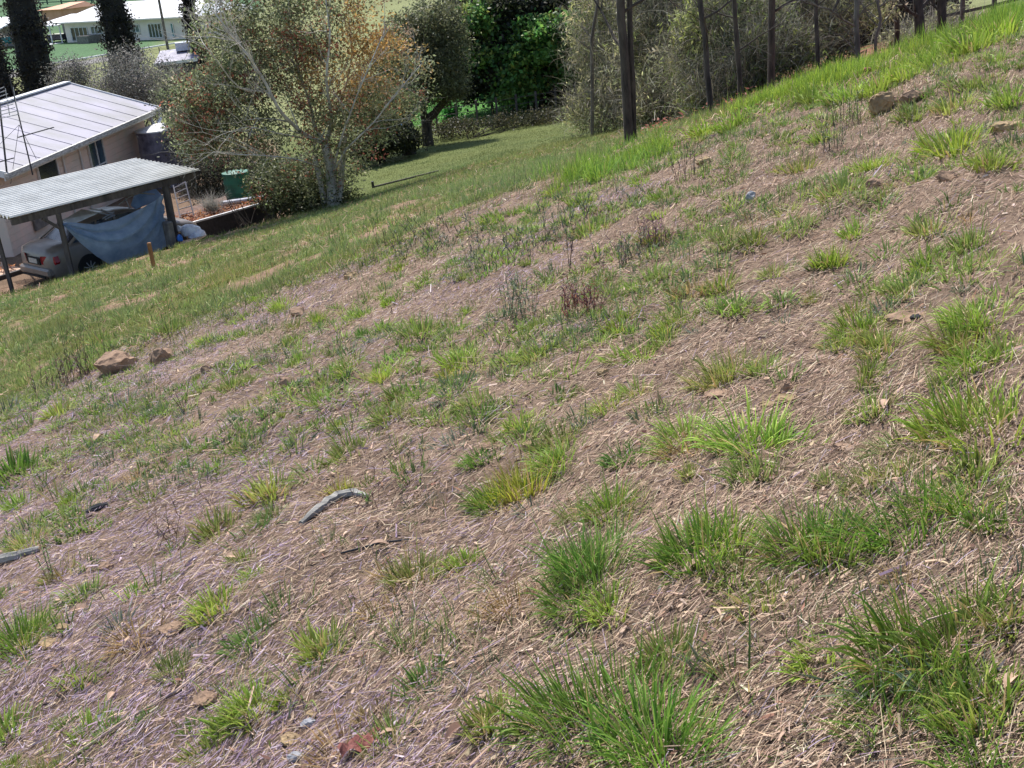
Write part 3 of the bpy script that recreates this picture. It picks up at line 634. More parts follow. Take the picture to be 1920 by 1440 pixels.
# ------------------------------------------------------------------ rocks
def rock(px, py, wpx, m, label, hf=.55, seed=0, group=None, name='rock', elong=1.0, sink=.25):
    p = at(px, py); wd = wpx*p.length/FPX; r = np.random.default_rng(seed+int(px))
    pts = r.normal(size=(34, 3)); pts /= np.linalg.norm(pts, axis=1)[:, None]; pts *= r.uniform(.78, 1.08, (34, 1))
    pts = np.clip(pts, -.9, .86); pts *= np.array([wd/1.64, wd/1.64*.75*elong, wd/1.64*hf])
    bm = bmesh.new()
    for q in pts: bm.verts.new(q)
    res = bmesh.ops.convex_hull(bm, input=bm.verts[:]); bmesh.ops.delete(bm, geom=[e for e in res['geom_interior'] if isinstance(e, bmesh.types.BMVert)], context='VERTS')
    bmesh.ops.subdivide_edges(bm, edges=bm.edges[:], cuts=2, use_grid_fill=True); bmesh.ops.triangulate(bm, faces=bm.faces[:])
    for v in bm.verts: v.co += Vector(r.normal(0, wd*.017, 3))
    me = bpy.data.meshes.new(name); bm.to_mesh(me); bm.free(); me.materials.append(m)
    o = link(name, me, None, (p.x, p.y, p.z+wd*hf*.5*(1-sink*2))); o.rotation_euler = (r.uniform(-.15, .15), r.uniform(-.15, .15), r.uniform(-.6, .6))
    return tag(o, label, 'rock', group)
rock(222, 693, 72, M_rock, 'large brown boulder with a flat top half buried at the left', .6, 1)
rock(305, 680, 46, M_rock, 'smaller brown rock just right of the large flat topped boulder', .8, 2)
rock(390, 695, 26, M_rock, 'little dark brown stone right of the two left boulders', .6, 3)
rock(540, 722, 34, M_rock, 'small wedge shaped stone with a dark side in lilac straw', .6, 4)
rock(1652, 208, 48, M_rock2, 'tan boulder on the brow beneath the bright grass', .9, 5)
rock(1708, 190, 44, M_rock, 'dark rock right behind the tan boulder on the brow', .6, 6)
rock(1675, 193, 24, M_rock, 'small brown rock between the tan boulder and the dark one', .6, 30)
rock(1882, 248, 40, M_rock2, 'pale tan rock near the right edge below the brow', .6, 7)
rock(1905, 238, 26, M_rock2, 'smaller pale rock touching the one near the right edge', .6, 31)
rock(1640, 352, 32, M_rock, 'small brown rock between tufts below the brow', .7, 8)
rock(1775, 338, 34, M_rock, 'brown rock on bare mulch at the upper right', .6, 9)
rock(1320, 308, 28, M_rock2, 'little pale rock at the brow beside the bright grass', .7, 10)
rock(1408, 375, 18, M_rock3, 'pointed pale grey stone standing up in purple straw', 1.2, 11)
rock(1470, 735, 38, M_rock, 'upright broken rock with a dark face, top of the rock group', .8, 12)
rock(1345, 742, 46, M_rock, 'flat brown rock left of the broken rock group', .35, 13)
rock(1475, 752, 40, M_rock2, 'flat slab leaning against the upright broken rock', .4, 14)
rock(1440, 762, 28, M_rock2, 'ochre stone at the left foot of the broken rock group', .5, 15)
rock(992, 840, 26, M_rock2, 'yellowish stone just above the bright yellow tuft', .7, 16)
rock(915, 838, 34, M_rock, 'flat brown stone left of the yellowish stone', .3, 17)
rock(660, 522, 30, M_rock2, 'pale tan stone at the edge of the rough grass', .5, 18)
rock(560, 590, 34, M_rock, 'brown stone between green tufts above the lilac straw', .5, 19)
rock(325, 1180, 50, M_rock, 'flat reddish stone lying in straw at the lower left', .3, 20)
rock(120, 1180, 26, M_rock2, 'small tan stone right of the left edge tufts', .5, 21)
rock(95, 1210, 42, M_rock2, 'ochre flat stone below the small tan stone', .3, 22)
rock(200, 1068, 26, M_rock, 'small brown stone above the flat reddish stone', .7, 23)
rock(385, 1315, 40, M_rock, 'grey brown round stone beside the long cane', .5, 24)
rock(555, 1422, 28, M_rock3, 'whitish stone near the bottom edge', .6, 25)
rock(546, 1392, 40, M_rock2, 'tan round stone above the whitish stone', .5, 26)
rock(578, 1358, 26, M_rock3, 'small grey white stone above the tan round stone', .5, 27)
rock(585, 1342, 22, M_rock2, 'tiny ochre stone above the small grey white stone', .5, 32)
rock(1580, 840, 40, M_rock, 'dull brown flat stone under the wide lime tuft', .3, 28)
rock(1610, 628, 36, M_rock, 'flat brown rock below the pale yellowish tuft', .3, 29)
rock(1700, 600, 70, M_rock, 'long flat rock half covered by soil on the right', .25, 33)
rock(1330, 925, 22, M_rock, 'small pinkish stone in the bare straw patch', .4, 34)
rock(1130, 700, 24, M_rock2, 'small tan stone below the purple weeds', .5, 35)
rock(1720, 600, 24, M_black, 'small black stone at the edge of a dark tuft', .5, 36)

# ------------------------------------------------------------------ sticks, logs, leaves
def gpath(pix, r, lift=1.0):
    out = []
    for k, (px, py) in enumerate(pix):
        p = at(px, py); out.append(Vector((p.x, p.y, p.z+(r[k] if hasattr(r, '__len__') else r)*lift)))
    return out
def stick(name, pix, r, m, label, cat='stick', n=7, flat=1.0, lift=.8):
    pts = gpath(pix, r, lift); rad = list(r) if hasattr(r, '__len__') else [r]*len(pts)
    fine = []; fr = []
    for k in range(len(pts)-1):
        for t in (0, .25, .5, .75):
            fine.append(pts[k].lerp(pts[k+1], t)+Vector(rng.normal(0, rad[k]*.11, 3))); fr.append((rad[k]*(1-t)+rad[k+1]*t)*rng.uniform(.85, 1.12))
    fine.append(pts[-1]); fr.append(rad[-1])
    mb = MB(); mb.tube(fine, fr, n); o = mb.build(name, m, origin=pts[0], smooth=False); return tag(o, label, cat)
stick('fallen_branch', [(565, 985), (600, 958), (635, 937), (665, 930), (690, 932)], [.011, .019, .024, .019, .007], M_log, 'curved grey weathered branch lying in the lilac straw', 'branch', lift=.9)
stick('fallen_branch', [(-20, 1062), (20, 1052), (75, 1032)], [.022, .026, .014], M_log, 'dark grey split log at the left edge', 'log', lift=.8)
stick('charred_stick', [(165, 962), (185, 955), (203, 948)], [.014, .022, .012], M_char, 'short charred black chunk of wood in the left straw', 'charred wood', lift=.7)
stick('dry_cane', [(60, 1475), (150, 1412), (240, 1352), (330, 1300), (430, 1225), (520, 1165), (650, 1095)], [.0035, .0045, .005, .005, .0045, .004, .003], M_cane, 'long pale dry cane slanting across the lower left straw', 'cane', 5, lift=1.6)
stick('thin_twig', [(1650, 1268), (1735, 1195), (1830, 1155)], [.0022, .0024, .0015], M_cane, 'pale thin twig lying across the lower right tuft', 'twig', 5, lift=18)
stick('thin_twig', [(1322, 1115), (1375, 1070), (1402, 1010)], [.003, .0035, .003], M_cane, 'bent straw coloured twig below the broad deep green tuft', 'twig', 5, lift=1.5)
stick('thin_twig', [(640, 1040), (720, 1020), (790, 1012)], [.004, .005, .003], M_char, 'thin dark twig in lilac straw below the curved branch', 'twig', 5, lift=1.5)
stick('thin_twig', [(1230, 905), (1340, 880), (1460, 870)], [.002, .003, .002], M_cane, 'straight pale twig across the bare straw patch', 'twig', 5, lift=2)
def leaflet(px, py, wpx, ang, m, label, name='dead_leaf', curl=.4):
    p = at(px, py); wd = wpx*p.length/FPX; mb = MB(); n = 5; v = []
    for k in range(n+1):
        t = k/n; h = math.sin(PI*min(1, t*1.02))**.8*wd*.17+.0006; zc = math.sin(PI*t)*wd*curl*.35+.012
        for s in (-1, 0, 1): v.append((wd*(t-.5), s*h, zc+abs(s)*h*.6))
    mb.add(v, [(3*k+a, 3*k+a+1, 3*k+a+4, 3*k+a+3) for k in range(n) for a in (0, 1)])
    o = mb.build(name, m); o.location = p; o.rotation_euler = (rng.normal(0, .2), rng.normal(0, .2), ang)
    return tag(o, label, 'leaf')
M_dl = mat('dead_leaf_tan', (206, 176, 150), .7, col2=(170, 138, 116), scale=14)
M_dd = mat('dead_leaf_brown', (128, 92, 72), .7, col2=(90, 64, 54), scale=14)
for q in [(1225, 1070, 50, .2, M_dl, 'curled pinkish dead leaf below the short loose blades'), (1305, 1072, 56, .4, M_dl, 'long tan dead leaf below the broad deep green tuft'),
          (1665, 765, 46, 1.0, M_dl, 'pale folded dead leaf left of the large vivid tuft'), (712, 1028, 40, .1, M_dl, 'tan dead leaf lying level below the curved branch'),
          (185, 825, 34, 1.4, M_dl, 'small pale leaf standing in straw near the left'), (150, 1150, 44, .8, M_dl, 'long twisted pale leaf right of the left edge tufts'),
          (210, 1312, 30, 1.3, M_dl, 'short pale leaf at the lower left'), (1900, 1290, 60, .7, M_dl, 'broad tan leaf at the right edge near the bottom'),
          (730, 1385, 40, .3, M_dl, 'pinkish curled leaf right of the red bark piece'), (440, 1050, 40, -.4, M_dl, 'light brown twisted leaf near the sparse yellow tuft'),
          (860, 1380, 60, .7, M_dd, 'brown curled leaf in the straw at the bottom centre'), (600, 740, 20, 1.5, M_dd, 'little dark upright leaf in the lilac straw'),
          (640, 738, 24, 1.2, M_dd, 'pair of dark upright leaves beside the little one'), (1460, 1240, 36, 1.1, M_dd, 'orange brown leaf under the small upright clump')]: leaflet(*q)
# red bark piece
p = at(680, 1402); mb = MB(); v = []
for k in range(9):
    t = k/8; w_ = .013+.018*math.sin(PI*t)*(1+.3*math.sin(k*2.3))
    for s in (-1, 0, 1): v.append(((t-.5)*.125, s*w_+.008*math.sin(t*9), .018+.010*math.sin(k*1.7+s)+.008*(s == 0)))
mb.add(v, [(3*k+a, 3*k+a+1, 3*k+a+4, 3*k+a+3) for k in range(8) for a in (0, 1)])
o = mb.build('bark_piece', M_redbark); o.location = p; o.rotation_euler = (0, 0, .55); tag(o, 'ragged red piece of bark in the straw at the bottom', 'bark')

# ------------------------------------------------------------------ weeds and dead stems
def weed(px, py, hpx, n, label, leaf, colors, weights, spread=.35, name='weed', cat='weed', stemmat=M_stem, lsize=.02, lper=14, stemr=.0016, width=0):
    p = at(px, py); dist = p.length; h = hpx*dist/FPX; t = thing(name, label, cat, p); wm = width*dist/FPX/2
    mb = MB(); LV = []; sts = []
    for k in range(n):
        a = rng.uniform(0, 2*PI); ln = rng.uniform(.02, spread); hh = h*rng.uniform(.6, 1.05); b0 = Vector((rng.uniform(-wm, wm), rng.uniform(-wm, wm), -.01))
        pts = [b0+Vector((math.sin(a)*ln*hh*q**1.3, math.cos(a)*ln*hh*q**1.3, hh*q)) for q in (0, .35, .7, 1)]
        pts = pts; sts.append(pts); mb.tube([x_+p for x_ in pts], [stemr*dist*.15, stemr*dist*.13, stemr*dist*.1, stemr*dist*.06], 4)
        if leaf:
            for _ in range(lper):
                q = rng.uniform(.15, 1.05); c = b0+Vector((math.sin(a)*ln*hh*q, math.cos(a)*ln*hh*q, hh*q)); LV.append(c)
    if n <= 5:
        for pts in sts:
            m1 = MB(); m1.tube([x_+p for x_ in pts], [stemr*dist*.15, stemr*dist*.13, stemr*dist*.1, stemr*dist*.06], 4); m1.build('stem', stemmat, t)
    else: mb.build('stems', stemmat, t)['kind'] = 'stuff'
    if leaf:
        N = len(LV); P_ = np.array(LV); c = pal(colors, weights, N, .15)
        arr = ribbons(P_, rng.random(N)*2*PI, rng.uniform(.3, 1.3, N), rng.normal(.2, .3, N), lsize*dist*.20*rng.uniform(.7, 1.3, N), lsize*dist*.06*rng.uniform(.7, 1.3, N), 2, c, c)
        link('leaves', np_mesh('leaves', *arr, M_leaf), t)
    return t
GR = [(112, 128, 100), (90, 110, 84), (140, 150, 128)]
BR = [(120, 76, 66), (96, 60, 58), (146, 100, 80), (110, 74, 92)]
weed(1068, 512, 118, 3, 'two tall dark seed stalks standing up in the middle of the slope', True, [(70, 52, 60), (60, 46, 48)], [1, 1], .22, lsize=.014, lper=26, stemr=.002)
weed(975, 600, 95, 22, 'grey green leafy weed clump left of the dead brown shrub', True, GR, [1, 1, 1], .3, width=55, lsize=.02, lper=16)
weed(1090, 590, 60, 34, 'dead brown shrub with rusty leaves in the middle of the slope', True, BR, [1, 1, 1, 1], .8, name='dead_shrub', cat='shrub', width=90, lsize=.022, lper=16)
weed(1175, 495, 62, 26, 'dark green weed patch below purple stems', True, [(84, 104, 76), (104, 116, 90), (112, 84, 100)], [2, 2, 1], .5, width=110, lsize=.02, lper=14)
weed(1235, 460, 60, 18, 'purple brown weeds right of the dark green weed patch', True, [(126, 90, 112), (104, 76, 84), (140, 104, 96)], [1, 1, 1], .5, width=60, lsize=.02, lper=12)
weed(345, 775, 68, 4, 'bare forked dead stems on lilac straw at the left', False, None, None, .5, name='dead_weed', cat='weed', stemr=.0022)
weed(170, 700, 110, 14, 'tall thin weeds behind the large flat topped boulder', True, [(110, 128, 80), (90, 108, 70)], [1, 1], .3, width=90, lsize=.014, lper=10, stemr=.0012)
weed(130, 715, 45, 34, 'dull purple dead weeds left of the large boulder', True, [(106, 74, 84), (120, 92, 90), (86, 70, 70)], [1, 1, 1], .9, width=110, lsize=.018, lper=8)
weed(1590, 235, 62, 16, 'olive leafy weeds beneath the tan boulder on the brow', True, [(126, 138, 84), (104, 118, 74)], [1, 1], .35, width=50, lsize=.018, lper=14)
weed(1560, 280, 50, 10, 'darker weeds left of the olive leafy ones', True, [(104, 116, 84), (88, 98, 74)], [1, 1], .35, width=40, lsize=.018, lper=14)
weed(1290, 335, 70, 12, 'dark upright weeds on the brow right of the double trunk', True, [(84, 92, 72), (96, 84, 74)], [1, 1], .25, width=60, lsize=.014, lper=12)
weed(720, 462, 45, 5, 'thin dark seed stalks at the edge of the rough grass', True, [(74, 74, 50), (90, 84, 60)], [1, 1], .2, width=30, lsize=.010, lper=12)
weed(975, 345, 40, 2, 'two single seed stalks in the rough grass at upper centre', True, [(90, 96, 60)], [1], .2, width=30, lsize=.008, lper=10)
weed(320, 640, 48, 1, 'single dark stalk in the grass above the smaller boulder', True, [(74, 84, 60)], [1], .1, lsize=.012, lper=12, stemr=.002)
weed(95, 1090, 85, 5, 'leafy upright weed right of the dark log', True, [(112, 138, 84), (134, 156, 96)], [1, 1], .2, width=14, lsize=.02, lper=14)
weed(690, 945, 24, 5, 'small broad leaved seedling on the end of the curved branch', True, [(122, 150, 84)], [1], .8, lsize=.03, lper=4)
weed(400, 985, 60, 26, 'low brown dead weeds left of the curved branch', True, [(120, 92, 76), (104, 84, 72), (120, 116, 80)], [2, 2, 1], 1.0, width=230, lsize=.018, lper=7)
weed(745, 915, 45, 24, 'low purplish dead weeds right of the curved branch', True, [(116, 88, 84), (104, 78, 84), (110, 110, 76)], [2, 2, 1], 1.0, width=190, lsize=.018, lper=7)
weed(980, 478, 46, 50, 'dark bluish weeds along the edge of the straw', True, [(74, 84, 74), (96, 104, 104), (70, 74, 66)], [1, 1, 1], .9, width=210, lsize=.018, lper=8)
weed(850, 455, 36, 60, 'dark grey green weeds where straw meets rough grass', True, [(80, 90, 66), (100, 106, 96), (64, 70, 54)], [1, 1, 1], .9, width=220, lsize=.018, lper=8)
weed(1110, 400, 40, 44, 'grey green low weeds among the brow tufts', True, [(88, 104, 76), (108, 118, 96)], [1, 1], .9, width=190, lsize=.018, lper=8)

# ================================================================== the yard: house, carport, car
GZ = YARD
def wall_quad(mb, a, b, z0, z1): mb.add([(a.x, a.y, z0), (b.x, b.y, z0), (b.x, b.y, z1), (a.x, a.y, z1)], [(0, 1, 2, 3)])
E1 = Pz(10, 327, -5.4); E2 = Pz(298, 203, -5.4); hd = (E2-E1).xy.normalized(); HD = Vector((hd.x, hd.y, 0)); HT = Vector((-hd.y, hd.x, 0))  # HT to the ridge
HL = (E2-E1).length; HW = 3.5; RISE = 1.22
house = thing('weatherboard_house', 'low house with white sheet metal roof and pinkish weatherboard side behind the carport', 'house', (E1.x, E1.y, GZ))
def hp(s, t, z): return Vector((E1.x, E1.y, 0))+HD*s+HT*t+Z*z
def roofz(t): return -5.4+RISE*min(t, 2*HW-t)/HW
mb = MB()
S0, S1, T0 = .35, HL-.45, .55; T1 = 2*HW-.55
foot = [(S0, T0), (S1, T0), (S1, T1), (S0, T1)]
mb.prism([hp(s, t, GZ-.2) for s, t in foot], [hp(s, t, -5.4+.05) for s, t in foot])
for s in (S0, S1): mb.add([hp(s, T0, -5.35), hp(s, T1, -5.35), hp(s, HW, roofz(HW)-.1)], [(0, 1, 2)])
wallo = mb.build('wall', M_wall, house)
nb = 12; bh = (-5.42-GZ)/nb
for k in range(nb):
    m1 = MB(); c = hp((S0+S1)/2, T0-.014, GZ+bh*(k+.5)); m1.box(c, HD, HT+Z*.03, Z, S1-S0, .016, bh*.975); m1.build('weatherboard', M_wall, house)
for k in range(11):   # roof sheets on the side facing the slope, seams between
    s0 = HL*k/11; s1 = HL*(k+1)/11-.02; m1 = MB()
    a = [hp(s0, 0, roofz(0)+.03), hp(s1, 0, roofz(0)+.03), hp(s1, HW, roofz(HW)+.03), hp(s0, HW, roofz(HW)+.03)]
    m1.prism([p-Z*.025 for p in a], a); m1.bar(a[1]+Z*.012+HD*.01, a[2]+Z*.004+HD*.01, .02, .014); m1.build('roof_sheet', M_roofw, house)
m1 = MB(); a = [hp(0, HW, roofz(HW)+.03), hp(HL, HW, roofz(HW)+.03), hp(HL, 2*HW, roofz(0)+.03), hp(0, 2*HW, roofz(0)+.03)]; m1.prism([p-Z*.03 for p in a], a); m1.build('roof', M_roofw, house)
m1 = MB(); m1.bar(hp(-.02, HW, roofz(HW)+.07), hp(HL+.02, HW, roofz(HW)+.07), .3, .05); m1.build('ridge_cap', M_white, house)
M_gut = mat('stained_gutter', (214, 212, 206), .6, col2=(128, 122, 118), scale=5, stretch=(1, 1, 6))
m1 = MB(); m1.bar(hp(-.1, -.07, -5.44), hp(HL+.1, -.07, -5.44), .12, .14); m1.build('gutter', M_gut, house)
m1 = MB(); m1.bar(hp(-.05, .02, -5.49), hp(HL+.05, .02, -5.49), .04, .2); m1.build('fascia', M_white, house)
for s in (0.0, HL):
    for ta_, tb_ in ((0, HW), (HW, 2*HW)): m1 = MB(); m1.bar(hp(s, ta_, roofz(ta_)-.02), hp(s, tb_, roofz(tb_)-.02), .05, .2); m1.build('bargeboard', M_white, house)
def on_wall(px, py):
    q = Pplane(px, py, hp(0, T0-.03, 0), HT)-Vector((E1.x, E1.y, 0)); return q.dot(HD), q.z
for (pa, pb, m, mull, lab) in [((67, 312), (113, 345), M_glass, 1, 'dark window'), ((162, 270), (203, 330), M_glasst, 2, None)]:
    s0, _ = on_wall(*pa); s1, _ = on_wall(*pb); s0, s1 = min(s0, s1), max(s0, s1); z1 = -5.62; z0 = -7.1 if mull == 1 else -7.5
    m1 = MB(); m1.box(hp((s0+s1)/2, T0-.05, (z0+z1)/2), HD, HT, Z, s1-s0, .03, z1-z0); wn = m1.build('window', m, house)
    m2 = MB()
    for s in [s0, s1]+([ (s0+s1)/2] if mull == 2 else []): m2.bar(hp(s, T0-.06, z0), hp(s, T0-.06, z1), .06, .06)
    for z_ in (z0, z1)+((z0*.5+z1*.5,) if mull == 2 else ()): m2.bar(hp(s0, T0-.062, z_), hp(s1, T0-.062, z_), .05, .05)
    m2.build('frame', M_white, wn, origin=house.location)
for px in (121, 155):
    s0, _ = on_wall(px, 320); m1 = MB(); m1.tube([hp(s0, T0-.07, GZ), hp(s0, T0-.07, -5.5)], .035, 6); m1.build('downpipe', M_white, house)
m1 = MB(); s0, _ = on_wall(76, 425); m1.box(hp(s0, T0-.08, -7.25), HD, HT, Z, .9, .06, .6); m1.build('vent_panel', M_conc, house)

# antennas
def antenna(base, h, boomz, boomlen, az, nel, label, ell=.5, grid=False):
    t = thing('tv_antenna', label, 'antenna', base); m1 = MB(); top = base+Z*h
    m1.tube([base-Z*.1, top], [.024, .018], 6); m1.build('mast', M_steel, t)
    d_ = Vector((math.sin(az), math.cos(az), 0)); sd_ = Vector((d_.y, -d_.x, 0)); c = base+Z*boomz
    m1 = MB(); m1.bar(c-d_*boomlen*.15, c+d_*boomlen*.85+Z*boomlen*.12, .03); m1.build('boom', M_steel, t)
    for k in range(nel):
        q = c+d_*(boomlen*(-.15+k/(nel-1)))+Z*boomlen*.12*k/(nel-1); m1 = MB(); m1.bar(q-sd_*ell/2*(1-.3*k/nel)-Z*.0, q+sd_*ell/2*(1-.3*k/nel), .016); m1.build('element', M_steel, t)
    return t
ab = hp(1.1, .6, roofz(.6)+.05); A0 = Pd(60, 322, 37.6)
am = antenna(A0, 2.75, 1.05, 1.05, math.radians(58), 10, 'mast antenna with a long comb of elements above the white roof', .22)
for q in [(-20, 275), (68, 283), (20, 330)]:
    m1 = MB(); m1.tube([Pd(36, 234, 37.6), Pd(q[0], q[1]+15, 37.6)], .008, 4); m1.build('guy_wire', M_steel, am)
ga = thing('grid_antenna', 'large white grid antenna at the left edge above the roof', 'antenna', Pd(6, 300, 37.2))
m1 = MB(); m1.tube([Pd(14, 335, 37.2), Pd(-8, 130, 37.2)], .03, 6); m1.build('mast', M_steel, ga)
for k in range(9):
    y0 = 166+k*6.2; m1 = MB(); m1.bar(Pd(-34, y0+14, 37), Pd(8+k*3.4, y0-3+k*.2, 37.0), .022); m1.build('grid_bar', M_alu, ga)
for k in range(4):
    m1 = MB(); m1.bar(Pd(-20+k*15, 172-k*3, 37.05), Pd(-12+k*15, 226-k*5, 37.05), .018); m1.build('grid_rib', M_alu, ga)
a2 = antenna(Pd(-22, 345, 37), .9, .5, 1.0, math.radians(62), 8, 'small dark antenna low on the left edge of the roof', .2)

# water tank and pipes
def tank(c, r, h, m, label, roofm=None, rings=3):
    t = thing('water_tank', label, 'water tank', c); m1 = MB(); zs = []
    n = 28; prof = []
    for k in range(rings*6+1):
        z_ = h*k/(rings*6); prof.append((z_, r*(1+.012*math.cos(k*PI/3))))
    m1.tube([c+Z*z_ for z_, _ in prof], [q for _, q in prof], n); m1.build('body', m, t, smooth=False)
    for k in range(1, rings+1):
        m3 = MB(); m3.tube([c+Z*(h*k/rings-.03), c+Z*(h*k/rings+.01)], r*1.025, n); m3.build('band', m, t)
    m2 = MB(); m2.tube([c+Z*(h+.012), c+Z*(h+.06), c+Z*(h+r*.28)], [r*1.05, r*1.04, .06], n); m2.build('lid', roofm or m, t)
    return t
tc_ = Pd(304, 262, 47.2); tc_.z = GZ-.25
TR = 42*47.2/FPX
tk = tank(tc_, TR, (-6.02)-tc_.z, M_tank, 'grey rain water tank with white conical lid beside the house corner', M_white)
Rv = Vector((math.cos(math.radians(15.8)), math.sin(math.radians(15.8)), 0))
m1 = MB(); m1.tube([hp(HL-.3, -.1, -5.55), hp(HL-.3, -.1, -5.75), tc_+Z*2.15-Rv*.2], .07, 8); m1.build('inlet_pipe', M_white, tk)
m1 = MB(); m1.tube([Pd(281, 218, 48.6), Pd(291, 243, 47.4)], .07, 8); m1.build('inlet_pipe', M_white, tk)
m1 = MB(); m1.tube([tc_+Z*2.05-Rv*.8-Vector((0, .3, 0)), tc_+Z*2.42+Rv*.35-Vector((0, .3, 0))], .05, 8); m1.build('overflow_pipe', M_white, tk)
gt = Pd(446, 352, 38.6); gt.z = -7.42
tank(gt, .42, .82, M_gtank, 'small green plastic tank in deep shade under the big tree', None, 3)

# carport
CB = -5.75
C1 = Pz(28, 415, CB); C2 = Pz(370, 328, CB); cd = (C2-C1).xy.normalized(); CD = Vector((cd.x, cd.y, 0)); CT = Vector((-cd.y, cd.x, 0)); CL = (C2-C1).length; CWd = 2.95
cp = thing('carport', 'carport with corrugated iron roof on timber posts', 'carport', (C1.x, C1.y, GZ))
def cpt(s, t, z): return Vector((C1.x, C1.y, 0))+CD*s+CT*t+Z*z
slope = .16/CWd
for k in range(2):
    m1 = MB(); s0 = -.15+k*(CL+.2)/2; s1 = s0+(CL+.2)/2+(.1 if k == 0 else 0); nr = 17*6; v = []
    for q in range(nr+1):
        t = -.08+(CWd+.2)*q/nr; z_ = CB+.13+slope*t+.05*math.sin(2*PI*q/6)+k*.004
        v += [cpt(s0, t, z_), cpt(s1, t, z_)]
    m1.add(v, [(2*q, 2*q+1, 2*q+3, 2*q+2) for q in range(nr)]); m1.build('roof_sheet', M_roofg, cp)
for nm, a, b_, ww, hh in [('beam', cpt(-.1, 0, CB), cpt(CL+.05, 0, CB), .06, .17), ('beam', cpt(-.1, CWd, CB+.15), cpt(CL+.05, CWd, CB+.15), .06, .17)]:
    m1 = MB(); m1.bar(a, b_, ww, hh); m1.build(nm, M_timber, cp)
for k in range(7):
    s = .05+(CL-.1)*k/6; m1 = MB(); m1.bar(cpt(s, .06, CB+.035), cpt(s, CWd-.06, CB+.17), .05, .08); m1.build('rafter', M_timber, cp)
m1 = MB(); m1.bar(cpt(CL+.07, -.08, CB+.07), cpt(CL+.07, CWd+.12, CB+.24), .04, .1); m1.build('barge', M_steel, cp)
m1 = MB(); m1.bar(cpt(-.15, CWd+.14, CB+.22), cpt(CL+.08, CWd+.14, CB+.22), .1, .1); m1.build('gutter', M_steel, cp)
def s_at(px, py): q = Pplane(px, py, cpt(0, 0, 0), CT)-Vector((C1.x, C1.y, 0)); return q.dot(CD), q.z
sA = s_at(110, 405)[0]; sB = s_at(313, 352)[0]
for s, t in ((sA, 0), (sB, 0), (.1, CWd), (CL*.5, CWd), (CL-.2, CWd)):
    m1 = MB(); m1.bar(cpt(s, t, GZ-.3), cpt(s, t, CB-.08+slope*t), .11 if t == 0 else .09); m1.build('post', M_timber, cp)
m1 = MB(); m1.bar(cpt(sB-.14, .02, GZ-.3), cpt(sB-.02, .1, CB-.08), .1); m1.build('post', M_timber, cp)
m1 = MB(); m1.bar(cpt(.15, CWd*.45, GZ-.3), cpt(.1, CWd*.45, CB), .09); m1.build('post', M_timber, cp)
m1 = MB(); m1.bar(cpt(sA, 0, CB-.5), cpt(sA-.45, 0, CB-.1), .07); m1.build('brace', M_timber, cp)

# tarp hung along the front of the carport
top = [(118, 418), (135, 417), (178, 421), (220, 411), (262, 392), (290, 377), (306, 364)]
bot = [(120, 424), (150, 455), (180, 480), (207, 497), (250, 494), (290, 478), (312, 462)]
nu, nv = 42, 26; tv = []
def interp(pl, u):
    u = u*(len(pl)-1); i_ = min(int(u), len(pl)-2); f_ = u-i_
    return pl[i_][0]*(1-f_)+pl[i_+1][0]*f_, pl[i_][1]*(1-f_)+pl[i_+1][1]*f_
for a in range(nu+1):
    for b_ in range(nv+1):
        u = a/nu; v_ = b_/nv; p0 = interp(top, u); p1 = interp(bot, u)
        bow = .20*math.sin(PI*v_)*math.sin(PI*u)
        q = Pplane(p0[0]*(1-v_)+p1[0]*v_, p0[1]*(1-v_)+p1[1]*v_, cpt(0, -.09, 0), CT)
        # folds sag in arcs between the two top corners
        arc = v_+.55*(4*(u-.5)**2)*(u > .5)-.35*u*(1-u)
        fold = .07*math.sin(arc*21+u*3)+.04*math.sin(arc*47+u*9)+.12*(float(fbm(np.array([u*6]), np.array([v_*5+u*3]), 201)[0])-.5)
        tv.append(tuple(q-CT*(bow+fold*math.sin(PI*min(1, v_*1.3+.05)))))
tf = [(a*(nv+1)+b_, (a+1)*(nv+1)+b_, (a+1)*(nv+1)+b_+1, a*(nv+1)+b_+1) for a in range(nu) for b_ in range(nv)]
mb = MB(); mb.add(tv, tf); tp = mb.build('tarpaulin', M_tarp, origin=cpt(sB, 0, GZ), smooth=True); tag(tp, 'sagging blue grey tarpaulin hung between the carport posts', 'tarp')

# clutter in the carport
def loose(name, label, cat, mb, m, origin, smooth=False, bevel=0): return tag(mb.build(name, m, origin=origin, smooth=smooth, bevel=bevel), label, cat)
mb = MB(); q = [Pplane(x_, y_, cpt(0, .5, 0), CT) for x_, y_ in ((117, 413), (138, 417), (183, 397), (152, 391))]
q = [Pplane(117, 413, cpt(0, .25, 0), CT), Pplane(138, 418, cpt(0, .2, 0), CT), Pplane(184, 398, cpt(0, .6, 0), CT), Pplane(153, 392, cpt(0, .9, 0), CT)]
mb.prism([x_-Z*.03 for x_ in q], q); loose('white_board', 'white board leaning over the tarp in the carport', 'board', mb, M_white, q[0])
rk = thing('folding_airer', 'white wire clothes airer above the tarp under the carport roof', 'clothes airer', Pplane(190, 400, cpt(0, .5, 0), CT))
for a, b_ in [((168, 391), (212, 399)), ((170, 397), (215, 404)), ((192, 410), (214, 397)), ((198, 411), (215, 403)), ((190, 393), (212, 401)), ((236, 372), (243, 392)), ((222, 384), (240, 372)), ((240, 370), (262, 362)), ((262, 362), (290, 364))]:
    m1 = MB(); m1.tube([Pplane(a[0], a[1], cpt(0, .5, 0), CT), Pplane(b_[0], b_[1], cpt(0, .6, 0), CT)], .017, 5); m1.build('bar', M_alu, rk)
m1 = MB(); c = Pplane(280, 372, cpt(0, 1.0, 0), CT)
